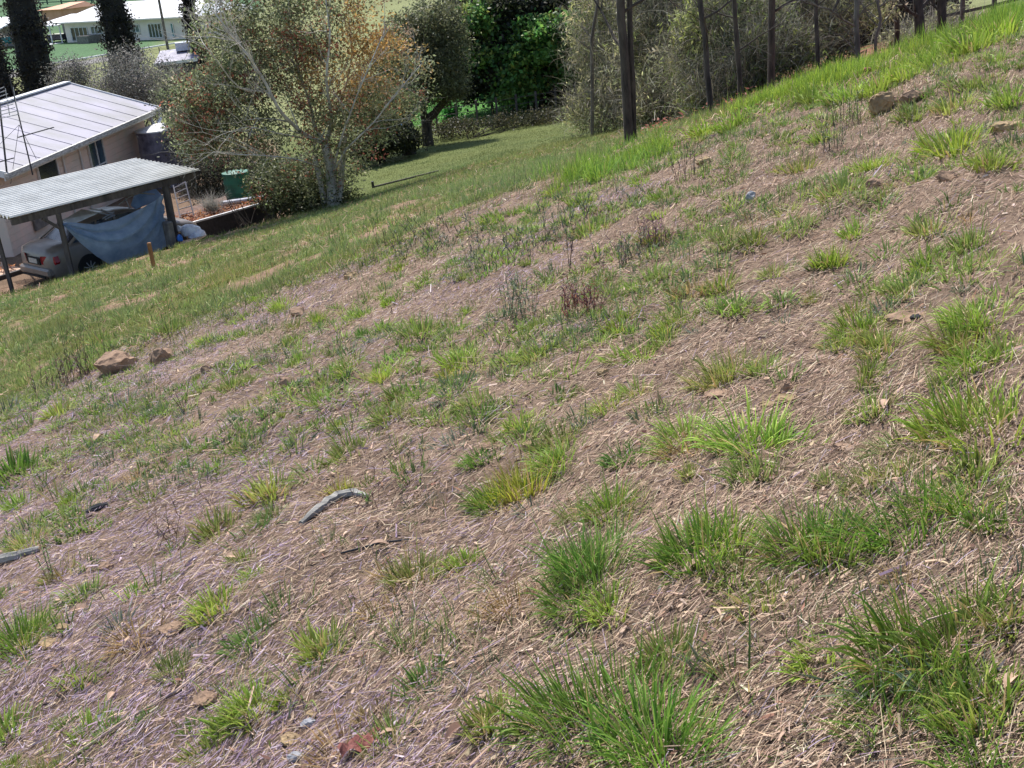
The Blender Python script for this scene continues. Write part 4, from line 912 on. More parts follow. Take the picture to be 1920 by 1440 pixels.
m1.tube([c-CD*.55-Z*.12, c-CD*.35+Z*.02, c+CD*.2+Z*.05, c+CD*.4-Z*.1], [.1, .2, .2, .08], 8); loose('blue_bundle', 'pale blue bundle piled behind the tarp top corner', 'bundle', m1, M_tarp, c, True)
ld = thing('ladder', 'aluminium ladder leaning right of the carport', 'ladder', Pd(352, 408, 36.4))
la, lb = Pd(338, 408, 36.4), Pd(325, 348, 37.2); lc, le = Pd(363, 403, 36.4), Pd(346, 336, 37.2)
for a, b_ in ((la, lb), (lc, le)): m1 = MB(); m1.bar(a, b_, .035, .05); m1.build('rail', M_roofw, ld)
for k in range(6): t = (k+.5)/6; m1 = MB(); m1.bar(la.lerp(lb, t), lc.lerp(le, t), .025); m1.build('rung', M_roofw, ld)

# the parked sedan
h_ = math.radians(42); CH = Vector((math.sin(h_), math.cos(h_), 0)); CRt = Vector((CH.y, -CH.x, 0))
rc = Pz(113, 540, GZ)          # ground point under the rear right corner
car0 = rc-CRt*.80
car = thing('parked_car', 'champagne sedan parked under the carport with its tail out, half behind the tarp', 'car', (car0.x, car0.y, GZ))
def cq(l, s, z): return Vector((car0.x, car0.y, GZ))+(CH*(l-.1)+CRt*s+Z*z)*1.09
def loft(secs):
    mb = MB(); n_ = len(secs[0])
    mb.v = [tuple(p) for s_ in secs for p in s_]
    for a in range(len(secs)-1):
        for k in range(n_-1): i_ = a*n_+k; mb.f.append((i_, i_+1, i_+n_+1, i_+n_))
    mb.f.append(tuple(range(n_))); mb.f.append(tuple((len(secs)-1)*n_+k for k in reversed(range(n_))))
    return mb
def bsec(l, w_, zb, zm, zd, crown):
    pts = [(-w_*.86, zb), (-w_*.97, zb+.10), (-w_, zm), (-w_*.97, zd-.09), (-w_*.90, zd-.01), (-w_*.55, zd+crown), (0, zd+crown*1.3), (w_*.55, zd+crown), (w_*.90, zd-.01), (w_*.97, zd-.09), (w_, zm), (w_*.97, zb+.10), (w_*.86, zb)]
    return [cq(l, s, z) for s, z in pts]
body = loft([bsec(-.02, .55, .40, .55, .66, .0), bsec(.02, .74, .30, .55, .80, .01), bsec(.10, .81, .26, .55, .93, .02), bsec(.35, .84, .22, .56, .985, .03), bsec(.8, .85, .21, .56, .985, .03), bsec(1.2, .855, .21, .56, .96, .03), bsec(2.2, .86, .2, .56, .92, .02), bsec(3.1, .855, .2, .56, .90, .02), bsec(3.6, .84, .22, .54, .86, .03), bsec(4.1, .80, .24, .5, .76, .02), bsec(4.35, .70, .3, .48, .64, .01), bsec(4.42, .5, .36, .46, .58, 0)])
bo = body.build('body', M_car, car, smooth=True)
gh = [(.62, .70, .985, 1.0, .70), (1.22, .70, .96, 1.34, .58), (1.7, .72, .95, 1.41, .58), (2.4, .72, .93, 1.40, .57), (2.85, .71, .92, 1.30, .56), (3.45, .70, .90, .93, .66)]
secs = [[cq(l, -w1, z0), cq(l, -w2, z1-.04), cq(l, -w2*.8, z1), cq(l, 0, z1+.02), cq(l, w2*.8, z1), cq(l, w2, z1-.04), cq(l, w1, z0)] for l, w1, z0, z1, w2 in gh]
loft(secs).build('cabin_glass', M_glass, car, smooth=False)
rf = [[cq(l, -.57+.0, z-.05), cq(l, -.50, z+.012), cq(l, 0, z+.03), cq(l, .50, z+.012), cq(l, .57, z-.05)] for l, z in ((1.18, 1.335), (1.5, 1.405), (1.9, 1.42), (2.4, 1.41), (2.8, 1.33))]
mb = MB(); mb.v = [tuple(p) for s_ in rf for p in s_]; mb.f = [(a*5+k, a*5+k+1, a*5+k+6, a*5+k+5) for a in range(4) for k in range(4)]; mb.build('roof', M_car, car, smooth=True)
for s in (-1, 1):
    for (l0, z0_, w0, l1, z1_, w1, wd_) in ((.60, .98, .73, 1.2, 1.335, .585, .10), (2.02, .95, .725, 2.0, 1.39, .585, .06), (2.83, 1.31, .575, 3.47, .91, .71, .07), (1.32, .96, .73, 1.5, 1.36, .585, .05)):
        m1 = MB(); m1.bar(cq(l0, s*w0, z0_), cq(l1, s*w1, z1_), wd_, .035); m1.build('pillar', M_car, car)
m1 = MB(); m1.box(cq(-.005, 0, .40), CH, CRt, Z, .22, 1.58, .22); m1.build('rear_bumper', M_car, car, bevel=.05)
m1 = MB(); m1.box(cq(-.115, 0, .30), CH, CRt, Z, .05, 1.2, .05); m1.build('bumper_strip', M_black, car)
for s in (-1, 1):
    m1 = MB(); m1.prism([cq(-.035+.12*(abs(q[0]) > .7), s*q[0], q[1]) for q in ((.36, .60), (.78, .57), (.85, .66), (.80, .80), (.36, .80))], [cq(-.065+.24*(abs(q[0]) > .7)+(0.02), s*q[0]*1.01, q[1]) for q in ((.36, .60), (.78, .57), (.85, .66), (.80, .80), (.36, .80))]); m1.build('tail_light', M_red, car)
m1 = MB(); m1.box(cq(-.06, 0, .665), CH, CRt, Z, .02, .42, .13); m1.build('number_plate', M_plate, car)
m1 = MB(); m1.box(cq(-.045, 0, .665), CH, CRt, Z, .02, .66, .2); m1.build('plate_recess', M_black, car)
for l in (.95, 3.5):
    for s in (-1, 1):
        wc = cq(l, s*.76, .30); m1 = MB(); m1.tube([wc-CRt*.1*s, wc+CRt*.09*s, wc+CRt*.105*s], [.30, .30, .27], 22); wh = m1.build('wheel', M_black, car)
        m2 = MB(); m2.tube([wc+CRt*.10*s, wc+CRt*.108*s], [.2, .06], 20)
        m2b = MB(); m2b.tube([wc+CRt*.106*s, wc+CRt*.112*s], .05, 10)
        for k in range(9):
            a = 2*PI*k/9; r_ = CH*math.cos(a)+Z*math.sin(a); m2b.bar(wc+CRt*.112*s+r_*.03, wc+CRt*.112*s+r_*.2, .028, .02, up=CRt)
        m2.build('hub', M_black, wh, origin=Vector(car.location)); m2b.build('rim', M_alu, wh, origin=Vector(car.location))
        m3 = MB(); m3.tube([cq(l, s*.835, .33), cq(l, s*.867, .33)], .36, 22); m3.build('wheel_arch', M_black, car)

# right of the carport: rubbish, planks, pipe, edging
def blob(name, label, cat, c, r, m, n=40, seed=1):
    r_ = np.random.default_rng(seed); pts = r_.normal(size=(n, 3)); pts /= np.linalg.norm(pts, axis=1)[:, None]; pts *= np.array(r)*r_.uniform(.75, 1.1, (n, 1))
    bm = bmesh.new(); [bm.verts.new(q) for q in pts]; res = bmesh.ops.convex_hull(bm, input=bm.verts[:]); bmesh.ops.delete(bm, geom=[e for e in res['geom_interior'] if isinstance(e, bmesh.types.BMVert)], context='VERTS')
    me = bpy.data.meshes.new(name); bm.to_mesh(me); bm.free(); me.materials.append(m); return tag(link(name, me, None, c), label, cat)
YQ = lambda px, py, d_: Pd(px, py, d_)
blob('rubbish_bag', 'crumpled white plastic bag beside the right carport post', 'bag', Pd(358, 432, 33.6), (.30, .25, .20), M_plastic, 70, 3)
blob('rubbish_bag', 'clear plastic sheeting heaped right of the white bag', 'bag', Pd(370, 440, 33.5), (.26, .25, .16), M_plastic, 70, 4)
blob('rubbish_bag', 'bright blue plastic bag at the foot of the right carport post', 'bag', Pd(338, 446, 33.0), (.10, .1, .13), M_bluep, 30, 5)
blob('torn_cardboard', 'torn pinkish cardboard below the plastic bags', 'cardboard', Pd(358, 454, 32.9), (.34, .25, .10), M_card, 40, 6)
blob('paper_sack', 'white paper sack behind the blue bag', 'sack', Pd(340, 430, 33.9), (.2, .25, .14), M_white, 30, 7)
c = Pd(318, 440, 33.2); m1 = MB(); m1.box(c, CD, CT, Z, .18, .3, .75); loose('concrete_block', 'rough grey block stack between the carport posts', 'block', m1, M_conc, c, bevel=.03)
m1 = MB(); m1.tube([Pd(415, 382, 37.0), Pd(500, 370, 38.0)], .085, 10); loose('white_pipe', 'thick white plastic pipe lying on the garden edge', 'pipe', m1, M_plastic, Pd(415, 386, 37.2))
# raised bed / retaining wall right of the carport, its top edged with pale boards
bed = thing('retaining_wall', 'shade-darkened retaining wall with a pale top board right of the carport', 'retaining wall', (Pd(340, 425, 35).x, Pd(340, 425, 35).y, GZ))
w0, w1 = Pd(330, 428, 35.0), Pd(515, 376, 37.0)
wd = (w1-w0).normalized(); wn_ = Vector((-wd.y, wd.x, 0))
m1 = MB(); m1.prism([w0+Z*(-1.2), w1+Z*(-1.2), w1+wn_*.12-Z*1.2, w0+wn_*.12-Z*1.2], [w0, w1, w1+wn_*.12, w0+wn_*.12]); m1.build('wall_face', M_steel, bed)  # dark face colour stands in for the band of shade along this wall
m1 = MB(); m1.bar(w0+Z*.03-wn_*.01, w1+Z*.03-wn_*.01, .08, .05); m1.build('top_board', M_white, bed)
m1 = MB(); q = [w0+wn_*.125-Z*.05, w1+wn_*.125-Z*.05, w1+wn_*2.6-Z*.05, w0+wn_*2.0-Z*.05]; m1.prism([x_-Z*1.0 for x_ in q], q); m1.build('bed_soil', mat('bed_soil', (120, 92, 80), .95, col2=(84, 66, 58), scale=5, bump=.5), bed)
# fallen leaves on the bed
def litter(name, label, pfun, N, size, colors, weights):
    Pp = np.array([pfun() for _ in range(N)]); c = pal(colors, weights, N, .15)
    arr = ribbons(Pp, rng.random(N)*2*PI, rng.uniform(1.1, 1.6, N), rng.normal(0, .4, N), size*rng.uniform(.6, 1.4, N), size*.6*rng.uniform(.6, 1.2, N), 2, c, c, taper=.8)
    return tag(link(name, np_mesh(name, *arr, M_leaf)), label, 'leaves', kind='stuff')
LC = [(178, 120, 70), (160, 96, 70), (196, 146, 104), (130, 84, 70)]
litter('fallen_leaves', 'orange brown fallen leaves on the bed right of the ladder', lambda: np.array(w0.lerp(w1, random.random()**1.4)+wn_*(.15+1.3*random.random())+Z*(-.03+.05*random.random())), 900, .11, LC, [3, 2, 2, 2])
# left retaining wall behind the car
lw = thing('retaining_wall', 'low dark retaining wall with pale edging at the left edge behind the car', 'retaining wall', (Pd(0, 520, 33).x, Pd(0, 520, 33).y, GZ))
l0, l1 = Pd(-80, 552, 34.2), Pd(48, 505, 35.2); l0.z = l1.z = GZ+.12
ldv = (l1-l0).normalized(); ln = Vector((-ldv.y, ldv.x, 0))
m1 = MB(); m1.prism([l0-Z*.8, l1-Z*.8, l1+ln*.1-Z*.8, l0+ln*.1-Z*.8], [l0, l1, l1+ln*.1, l0+ln*.1]); m1.build('wall_face', M_steel, lw)
m1 = MB(); q = [l0+ln*.105-Z*.02, l1+ln*.105-Z*.02, l1+ln*1.4+Z*.1, l0+ln*1.4+Z*.1]; m1.prism([x_-Z*.8 for x_ in q], q); m1.build('bed_soil', M_dl, lw)
m1 = MB(); m1.bar(l0+ln*1.5+Z*.16, l1+ln*1.5+Z*.16, .08, .1); m1.build('pale_edging', M_white, lw)
litter('fallen_leaves', 'brown fallen leaves at the left edge beside the car', lambda: np.array(l0.lerp(l1, random.random())+ln*(.15+1.2*random.random())+Z*(.02+.1*random.random())), 300, .10, LC, [1, 2, 2, 1])
# wooden stake on the bank
def stake(px, py, px2, py2, r, m, label, cat='stake', dd=0, name='wooden_stake'):
    p = at(px, py); dist = math.hypot(p.x, p.y); q = Pd(px2, py2, dist-dd); m1 = MB(); m1.bar(p-(q-p)*.15, q, r*2); o = m1.build(name, m, origin=p, bevel=.006); return tag(o, label, cat)
stake(289, 503, 279, 455, .036, M_stake, 'weathered wooden stake standing in the grass in front of the tarp')
stake(700, 352, 698, 340, .04, M_steel, 'short dark peg at the edge of the mown lawn', 'peg', name='garden_peg')
# dark garden edging on the lawn
e0, e1 = at(700, 352), at(822, 322)
m1 = MB(); m1.bar(e0+Z*.01, e1+Z*.01, .08, .08); loose('garden_edging', 'low dark timber edging across the lawn', 'edging', m1, M_timber, e0)

# ================================================================== trees and shrubs
def limb_mesh(mb, pts, r0, r1, n=6, wob=.03):
    P_ = [Vector(p) for p in pts]; fine = []; 
    for k in range(len(P_)-1):
        p0 = P_[max(k-1, 0)]; p1 = P_[k]; p2 = P_[k+1]; p3 = P_[min(k+2, len(P_)-1)]
        for t in (0, .33, .66):
            fine.append(.5*((2*p1)+(p2-p0)*t+(2*p0-5*p1+4*p2-p3)*t*t+(3*p1-p0-3*p2+p3)*t**3))
    fine.append(P_[-1]); N_ = len(fine); rad = [r0+(r1-r0)*(k/(N_-1))**.8 for k in range(N_)]
    fine = [f+Vector(rng.normal(0, wob*rad[k]*3, 3)) if 0 < k < N_-1 else f for k, f in enumerate(fine)]
    mb.tube(fine, rad, n); return fine
def branches(mb, start, dirv, L, r, depth, spread=.6, up=.1, tips=None, n=5):
    pts = [start]; d_ = Vector(dirv).normalized(); k = 4
    for q in range(k): d_ = (d_+Vector(rng.normal(0, .13, 3))+Z*up*.3).normalized(); pts.append(pts[-1]+d_*L/k)
    mb.tube(pts, [r*(1-.55*q/k) for q in range(k+1)], max(3, n), cap=False)
    if tips is not None: tips.append(pts[-1])
    if depth > 0:
        for q in range(3 if depth > 1 else 4):
            t = rng.integers(1, k+1); dd_ = (d_+Vector(rng.normal(0, spread, 3))+Z*up).normalized()
            branches(mb, pts[t], dd_, L*rng.uniform(.5, .75), r*.42, depth-1, spread, up, tips, max(3, n-1))
def LB(px, py, dist, rx, ry, dep=None):   # crown lobe: centre, half sizes in metres from px radii
    c = Pd(px, py, dist); m_ = dist/FPX; return (tuple(c), (rx*m_, (dep if dep else rx*m_), ry*m_))
def tree(name, label, base, cat='tree', group=None): return thing(name, label, cat, base, group)

# --- the big pale branched tree
bt = at(622, 388); D0 = math.hypot(bt.x, bt.y)
T1_ = tree('pale_branched_tree', 'large spreading tree with pale branches and leaves turning orange, right of the carport', bt)
mb = MB(); f0 = Pd(622, 330, D0); f1 = Pd(610, 270, D0-.1)
limb_mesh(mb, [bt-Z*.3, f0, f1], .20, .13, 9); limb_mesh(mb, [bt+Vector((.15, 0, -.2)), Pd(640, 330, D0+.2), Pd(648, 250, D0+.4)], .12, .07, 7); limb_mesh(mb, [bt+Vector((-.2, .1, -.2)), Pd(600, 340, D0+.1), Pd(590, 290, D0+.2)], .10, .07, 7)
mb.build('trunk', M_palebark, T1_, smooth=True)
LM = [([f1, Pd(575, 255, D0-.3), Pd(530, 215, D0-.7), Pd(500, 160, D0-1), Pd(470, 110, D0-1.2), Pd(430, 60, D0-1.2), Pd(395, 15, D0-1)], .095),
      ([Pd(540, 228, D0-.5), Pd(500, 222, D0-.9), Pd(460, 225, D0-1.2)], .04),
      ([f1, Pd(590, 235, D0+.4), Pd(580, 190, D0+.6), Pd(560, 130, D0+.5), Pd(545, 60, D0+.4), Pd(540, -20, D0)], .085),
      ([f1, Pd(622, 220, D0), Pd(612, 150, D0-.3), Pd(618, 60, D0-.3), Pd(605, -40, D0)], .085),
      ([f0, Pd(640, 260, D0-.3), Pd(665, 190, D0-.5), Pd(690, 130, D0-.6), Pd(720, 60, D0)], .06),
      ([f0, Pd(650, 280, D0-.3), Pd(700, 230, D0-.6), Pd(740, 180, D0-.5), Pd(790, 120, D0)], .05),
      ([Pd(570, 260, D0-.5), Pd(520, 250, D0-1.3), Pd(465, 238, D0-1.8), Pd(430, 252, D0-2)], .035),
      ([Pd(600, 315, D0-.1), Pd(560, 300, D0-1), Pd(500, 292, D0-1.8), Pd(440, 290, D0-2.2), Pd(400, 285, D0-2.2)], .04),
      ([Pd(505, 170, D0-1), Pd(450, 165, D0-1.2), Pd(400, 105, D0-1.5), Pd(380, 80, D0-1.4)], .04),
      ([f1, Pd(640, 190, D0+1), Pd(660, 100, D0+1.6), Pd(650, 0, D0+1.8)], .06)]
tips = []
for pts, r in LM:
    pts = [p_*(1-.022*min(1, k_/2)) for k_, p_ in enumerate(pts)]; m1 = MB(); fine = limb_mesh(m1, pts, r*.72, r*.2, 7, .06)
    for q in range(3, len(fine), 1):
        if rng.random() < .9:
            d_ = (fine[q]-fine[q-1]).normalized(); dv = (d_*1.2+Vector(rng.normal(0, .6, 3))+Z*.15)
            branches(m1, fine[q], dv, rng.uniform(.7, 1.5), r*.24, 2, .55, .12, tips, 4)
    m1.build('limb', M_palebark, T1_, smooth=True)
lob = [LB(520, 200, D0, 150, 150), LB(430, 240, D0-.5, 100, 80), LB(640, 120, D0, 130, 120), LB(560, 40, D0, 140, 90), LB(720, 150, D0+.3, 90, 100), LB(480, 90, D0-.3, 110, 100), LB(420, 60, D0-.3, 60, 70), LB(440, 150, D0-.4, 70, 70), LB(640, 250, D0+.3, 90, 90), LB(390, 200, D0-.8, 70, 70), LB(360, 245, D0-.6, 45, 50), LB(350, 180, D0-.4, 40, 40), LB(620, -60, D0, 200, 70, 3.0), LB(600, 345, D0+.3, 70, 45), LB(540, 345, D0+.6, 60, 45), LB(380, 265, D0-.3, 50, 35)]
def orange(cc, col):
    px, py = project(cc); k = np.exp(-(((px-720)/85)**2+((py-85)/60)**2))*.85+np.exp(-(((px-645)/75)**2+((py-150)/32)**2))*.75+np.exp(-(((px-700)/60)**2+((py-10)/50)**2))*.7
    o_ = pal([(190, 154, 92), (166, 134, 84), (178, 146, 120)], [3, 2, 1], len(cc), .12)
    k2 = np.exp(-(((px-600)/90)**2+((py-130)/80)**2))*.34+.08+np.exp(-(((px-355)/40)**2+((py-250)/50)**2))*.25+np.exp(-(((px-460)/30)**2+((py-265)/25)**2))*.35
    r_ = pal([(176, 112, 90), (152, 92, 78)], [1, 1], len(cc), .12)
    u = rng.random(len(cc)); col = np.where((u < k2)[:, None], r_, col); u = rng.random(len(cc)); return np.where((u < k)[:, None], o_, col)
olive = [(142, 150, 110), (118, 126, 88), (168, 172, 130), (92, 98, 70), (184, 184, 150)]
lob = [(c_, (r_[0], min(r_[1], 1.25), r_[2])) for c_, r_ in lob]
part_arr('crown', leaf_cloud(lob, 2700, 24, .10, olive, [3, 3, 2, 3, 1], .17, 2.4, .15, .3, orange), M_leaf, T1_)
# low suckers and undergrowth at its foot
us = tree('dark_undergrowth', 'dark leafy undergrowth beneath the pale branched tree', Pd(520, 400, D0+.6), 'shrub'); us.location.z = gz(us.location.x, us.location.y)
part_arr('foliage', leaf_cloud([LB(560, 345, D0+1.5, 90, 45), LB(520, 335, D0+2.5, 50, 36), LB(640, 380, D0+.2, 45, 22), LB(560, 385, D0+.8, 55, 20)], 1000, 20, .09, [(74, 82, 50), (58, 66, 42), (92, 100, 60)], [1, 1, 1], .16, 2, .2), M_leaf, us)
m1 = MB()
for _ in range(14): a = rng.uniform(0, 2*PI); branches(m1, Vector(us.location)+Vector(rng.normal(0, .8, 3))*Vector((1, 1, 0)), (math.sin(a)*.5, math.cos(a)*.5, 1), 1.2, .02, 1)
m1.build('stems', M_bark, us)['kind'] = 'stuff'

def shrub(label, px, pbase, dist, lobes, nc, nl, size, colors, weights, cs=.2, asp=2, shell=.35, stem=True, name='shrub', cat='shrub', group=None, m=None, droop=.3, nst=7, sr=.03, base=None):
    b_ = Pd(px, pbase, dist); b_.z = gz(b_.x, b_.y); t = tree(name, label, b_, cat, group)
    part_arr('foliage', leaf_cloud(lobes, nc, nl, size, colors, weights, cs, asp, shell, droop), m or M_leaf, t)
    if stem:
        m1 = MB()
        for _ in range(nst):
            c, r = lobes[rng.integers(len(lobes))]; e = Vector(c)+Vector(rng.normal(0, .4, 3))*Vector(r); b2 = b_+Vector((rng.normal(0, .15), rng.normal(0, .15), -.1))
            limb_mesh(m1, [b2, b2.lerp(e, .4)+Z*(e.z-b2.z)*.15, e], sr, sr*.25, 5)
        m1.build('stem', M_bark, t)['kind'] = 'stuff'
    return t
greyc = [(128, 126, 120), (108, 106, 102), (150, 148, 142), (90, 90, 80)]
shrub('silvery grey shrub left of the larger grey one behind the house', 130, 200, 58, [LB(130, 150, 58, 32, 36), LB(150, 140, 58, 22, 26)], 260, 26, .10, greyc, [2, 2, 1, 1], .28, 2.5)
shrub('large silvery grey shrub behind the house roof', 240, 260, 54, [LB(240, 150, 54, 52, 62), LB(280, 180, 53, 40, 46), LB(215, 175, 54, 30, 40), LB(310, 150, 53, 30, 40)], 800, 26, .10, greyc, [2, 2, 1, 1], .3, 2.5)
shrub('grey green shrub between the water tank and the big tree', 350, 330, 46, [LB(345, 200, 46, 40, 70), LB(365, 260, 45, 36, 60), LB(330, 170, 47, 30, 30)], 700, 24, .09, [(92, 94, 76), (74, 76, 62), (112, 112, 96)], [1, 1, 1], .25, 2.2)
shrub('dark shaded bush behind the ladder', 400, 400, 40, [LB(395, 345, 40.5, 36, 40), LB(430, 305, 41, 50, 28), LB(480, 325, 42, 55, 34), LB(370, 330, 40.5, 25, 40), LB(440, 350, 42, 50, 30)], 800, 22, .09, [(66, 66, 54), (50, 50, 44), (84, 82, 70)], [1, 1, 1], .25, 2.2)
# wispy grass plant in the shade
wp_ = Pd(402, 408, 36.6); wp_.z = gz(wp_.x, wp_.y); N = 260
arr = ribbons(np.tile([wp_.x, wp_.y, -7.3], (N, 1))+rng.normal(0, .12, (N, 3))*[1, 1, 0], rng.random(N)*2*PI, rng.uniform(.1, .7, N), rng.uniform(.4, 1.3, N), rng.uniform(.4, .9, N), np.full(N, .014), 4, pal([(150, 146, 136), (120, 118, 110)], [1, 1], N), pal([(160, 158, 150)], [1], N))
part_arr('blades', arr, M_grass, thing('tussock', 'pale wispy tussock in the shade left of the green tank', 'tussock', wp_))

# --- ivy covered columns
def column(px0, py0, px1, py1, dist, wpx, label, colors, name='ivy_clad_trunk', base=None, rad=None):
    top_ = Pd(px1, py1, dist); b_ = Vector((top_.x, top_.y, 0)); b_.z = gz(b_.x, b_.y); m_ = dist/FPX
    # stay vertical: foot straight beneath
    t = tree(name, label, b_, 'tree'); H = top_.z-b_.z+1.5; rw = wpx/2*m_
    m1 = MB(); m1.tube([b_-Z*.3, b_+Z*H*.5, b_+Z*H], [.28, .22, .1], 10); m1.build('trunk', M_bark, t)
    lb = []
    for k in range(9):
        q = (k+.5)/9; prof_ = (.55+.45*min(1, q*3.2))*(1 if q < .8 else .8); lb.append((tuple(b_+Z*H*q+Vector((rng.normal(0, .08), 0, 0))), (rw*prof_, rw*prof_, H/9*.75)))
    # solid dark inner mass so that nothing shows through
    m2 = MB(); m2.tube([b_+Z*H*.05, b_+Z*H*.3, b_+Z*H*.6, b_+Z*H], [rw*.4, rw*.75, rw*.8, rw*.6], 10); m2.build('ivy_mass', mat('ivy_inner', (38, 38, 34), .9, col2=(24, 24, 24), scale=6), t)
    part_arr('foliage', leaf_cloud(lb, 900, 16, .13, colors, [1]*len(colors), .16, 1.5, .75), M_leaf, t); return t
IV = [(60, 56, 50), (48, 46, 42), (76, 72, 62), (40, 38, 44)]
column(75, 170, 42, 20, 62, 66, 'thick dark ivy covered trunk left of the other one behind the roof', IV)
column(232, 120, 212, 20, 66, 56, 'dark ivy covered trunk in front of the white roofed house', [(46, 46, 42), (56, 58, 48), (36, 36, 36)])
column(0, 150, -12, 120, 60, 50, 'dark column of leaves cut by the left edge above the grid antenna', IV)
column(368, 100, 356, 30, 72, 17, 'slim ivy clad trunk right of the white roofed house', IV)

# --- crooked olive tree with two dark trunks
b_ = Pd(800, 252, 49.5); b_.z = gz(b_.x, b_.y); t = tree('crooked_tree', 'crooked olive leaved tree with a forked dark trunk beyond the lawn', b_)
m1 = MB(); limb_mesh(m1, [b_-Z*.2, Pd(800, 232, 49.5), Pd(815, 212, 49.5), Pd(838, 186, 49.6)], .26, .13, 8); limb_mesh(m1, [b_, Pd(796, 225, 49.5), Pd(792, 205, 49.5), Pd(785, 170, 49.5)], .22, .1, 8); m1.build('trunk', M_bark, t, smooth=True)
m1 = MB()
for e in ((850, 120), (800, 90), (760, 100), (780, 130), (830, 60)): limb_mesh(m1, [Pd(800, 190, 49.5), Pd((800+e[0])/2, (190+e[1])/2, 49.8), Pd(e[0], e[1], 49.5)], .09, .02, 6)
m1.build('limbs', M_bark, t)['kind'] = 'stuff'
part_arr('crown', leaf_cloud([LB(800, 130, 49.5, 70, 70), LB(760, 90, 49.5, 60, 60), LB(835, 90, 50, 45, 70), LB(750, 170, 49, 55, 40), LB(810, 40, 50, 60, 40), LB(845, 165, 49.5, 28, 28)], 1500, 22, .13, [(122, 124, 92), (100, 104, 74), (144, 144, 112), (84, 88, 62)], [2, 2, 1, 2], .22, 2.2, .4), M_leaf, t)
b_ = Pd(762, 262, 46.5); b_.z = gz(b_.x, b_.y); t = tree('leaning_tree', 'short leaning tree with a thick dark trunk left of the crooked tree', b_)
m1 = MB(); limb_mesh(m1, [b_-Z*.2, Pd(768, 245, 46.5), Pd(758, 222, 46.5), Pd(745, 200, 46.5)], .26, .16, 8); m1.build('trunk', M_bark, t, smooth=True)
part_arr('crown', leaf_cloud([LB(725, 200, 46.5, 60, 36), LB(700, 235, 46, 50, 34), LB(690, 190, 47, 45, 40)], 900, 20, .12, [(104, 108, 74), (84, 88, 60), (126, 126, 94)], [2, 2, 1], .2, 2.2, .3), M_leaf, t)
shrub('dark shaded shrubs under the leaning tree at the lawn edge', 715, 285, 45, [LB(720, 262, 45, 44, 22), LB(690, 278, 44.5, 34, 20), LB(760, 262, 45.5, 30, 16)], 600, 20, .11, [(58, 62, 40), (44, 48, 34), (76, 80, 50)], [1, 1, 1], .2)
shrub('low dark weeds along the fence foot', 880, 250, 50, [LB(850, 240, 51, 60, 9, 1.2), LB(960, 226, 52, 60, 9, 1.2), LB(1030, 218, 52, 50, 9, 1.2)], 420, 16, .11, [(66, 68, 46), (88, 84, 58), (52, 54, 38)], [1, 1, 1], .2)

# --- dark tree group with bright green sprays
dk = [(58, 68, 44), (44, 50, 38), (76, 84, 54), (60, 58, 60)]
b_ = Pd(965, 228, 57); b_.z = gz(b_.x, b_.y); t = tree('dark_leaved_tree', 'big dark tree with bright green sprays beyond the lawn', b_)
for k, (xb, yb, xt, yt, w_) in enumerate([(965, 228, 950, 150, 10), (925, 225, 918, 150, 6), (1012, 215, 1020, 140, 8), (992, 218, 985, 140, 6), (1003, 216, 1000, 150, 5), (1035, 214, 1040, 140, 7)]):
    p0 = Pd(xb, yb, 57); p0.z = gz(p0.x, p0.y); m1 = MB(); limb_mesh(m1, [p0-Z*.2, Pd((xb+xt)/2, (yb+yt)/2, 57), Pd(xt, yt, 57), Pd(xt+rng.normal(0, 20), yt-80, 57)], w_/2*57/FPX*1.1, w_/2*57/FPX*.5, 7); m1.build('trunk', M_bark, t)
part_arr('crown', leaf_cloud([LB(960, 100, 58, 90, 85), LB(900, 80, 58.5, 60, 90), LB(1040, 80, 58.5, 80, 90), LB(950, 10, 59, 110, 60), LB(880, 165, 58, 34, 25), LB(1050, 150, 58, 50, 45), LB(970, 150, 59, 80, 30), LB(1080, 20, 59, 80, 60)], 3600, 20, .20, dk, [2, 2, 2, 1], .32, 1.6, .25), M_leaf, t)
part_arr('bright_green_sprays', leaf_cloud([LB(1000, 95, 56, 50, 28), LB(965, 140, 55.8, 34, 22), LB(990, 160, 56, 34, 14), LB(890, 35, 56.5, 32, 30), LB(935, 100, 56, 30, 16), LB(1030, 95, 56, 30, 22), LB(1100, 95, 56, 22, 16), LB(925, 55, 56.5, 20, 16), LB(1000, 60, 56, 40, 26), LB(960, 180, 56, 40, 12), LB(1060, 130, 56, 30, 24), LB(900, 110, 56.5, 24, 20), LB(1085, 75, 56, 34, 26), LB(1110, 115, 56, 30, 22), LB(1060, 40, 56, 30, 20)], 620, 20, .21, [(94, 138, 72), (122, 156, 76), (76, 114, 66), (146, 158, 82)], [3, 2, 2, 1], .26, 1.5, .4), M_leaf, t)
shrub('light green sapling in the bright paddock beside the fence', 845, 228, 56, [LB(846, 212, 56, 12, 14)], 60, 16, .15, [(84, 150, 70), (66, 128, 60)], [1, 1], .15, 1.5, name='sapling', cat='sapling', nst=3, sr=.02)
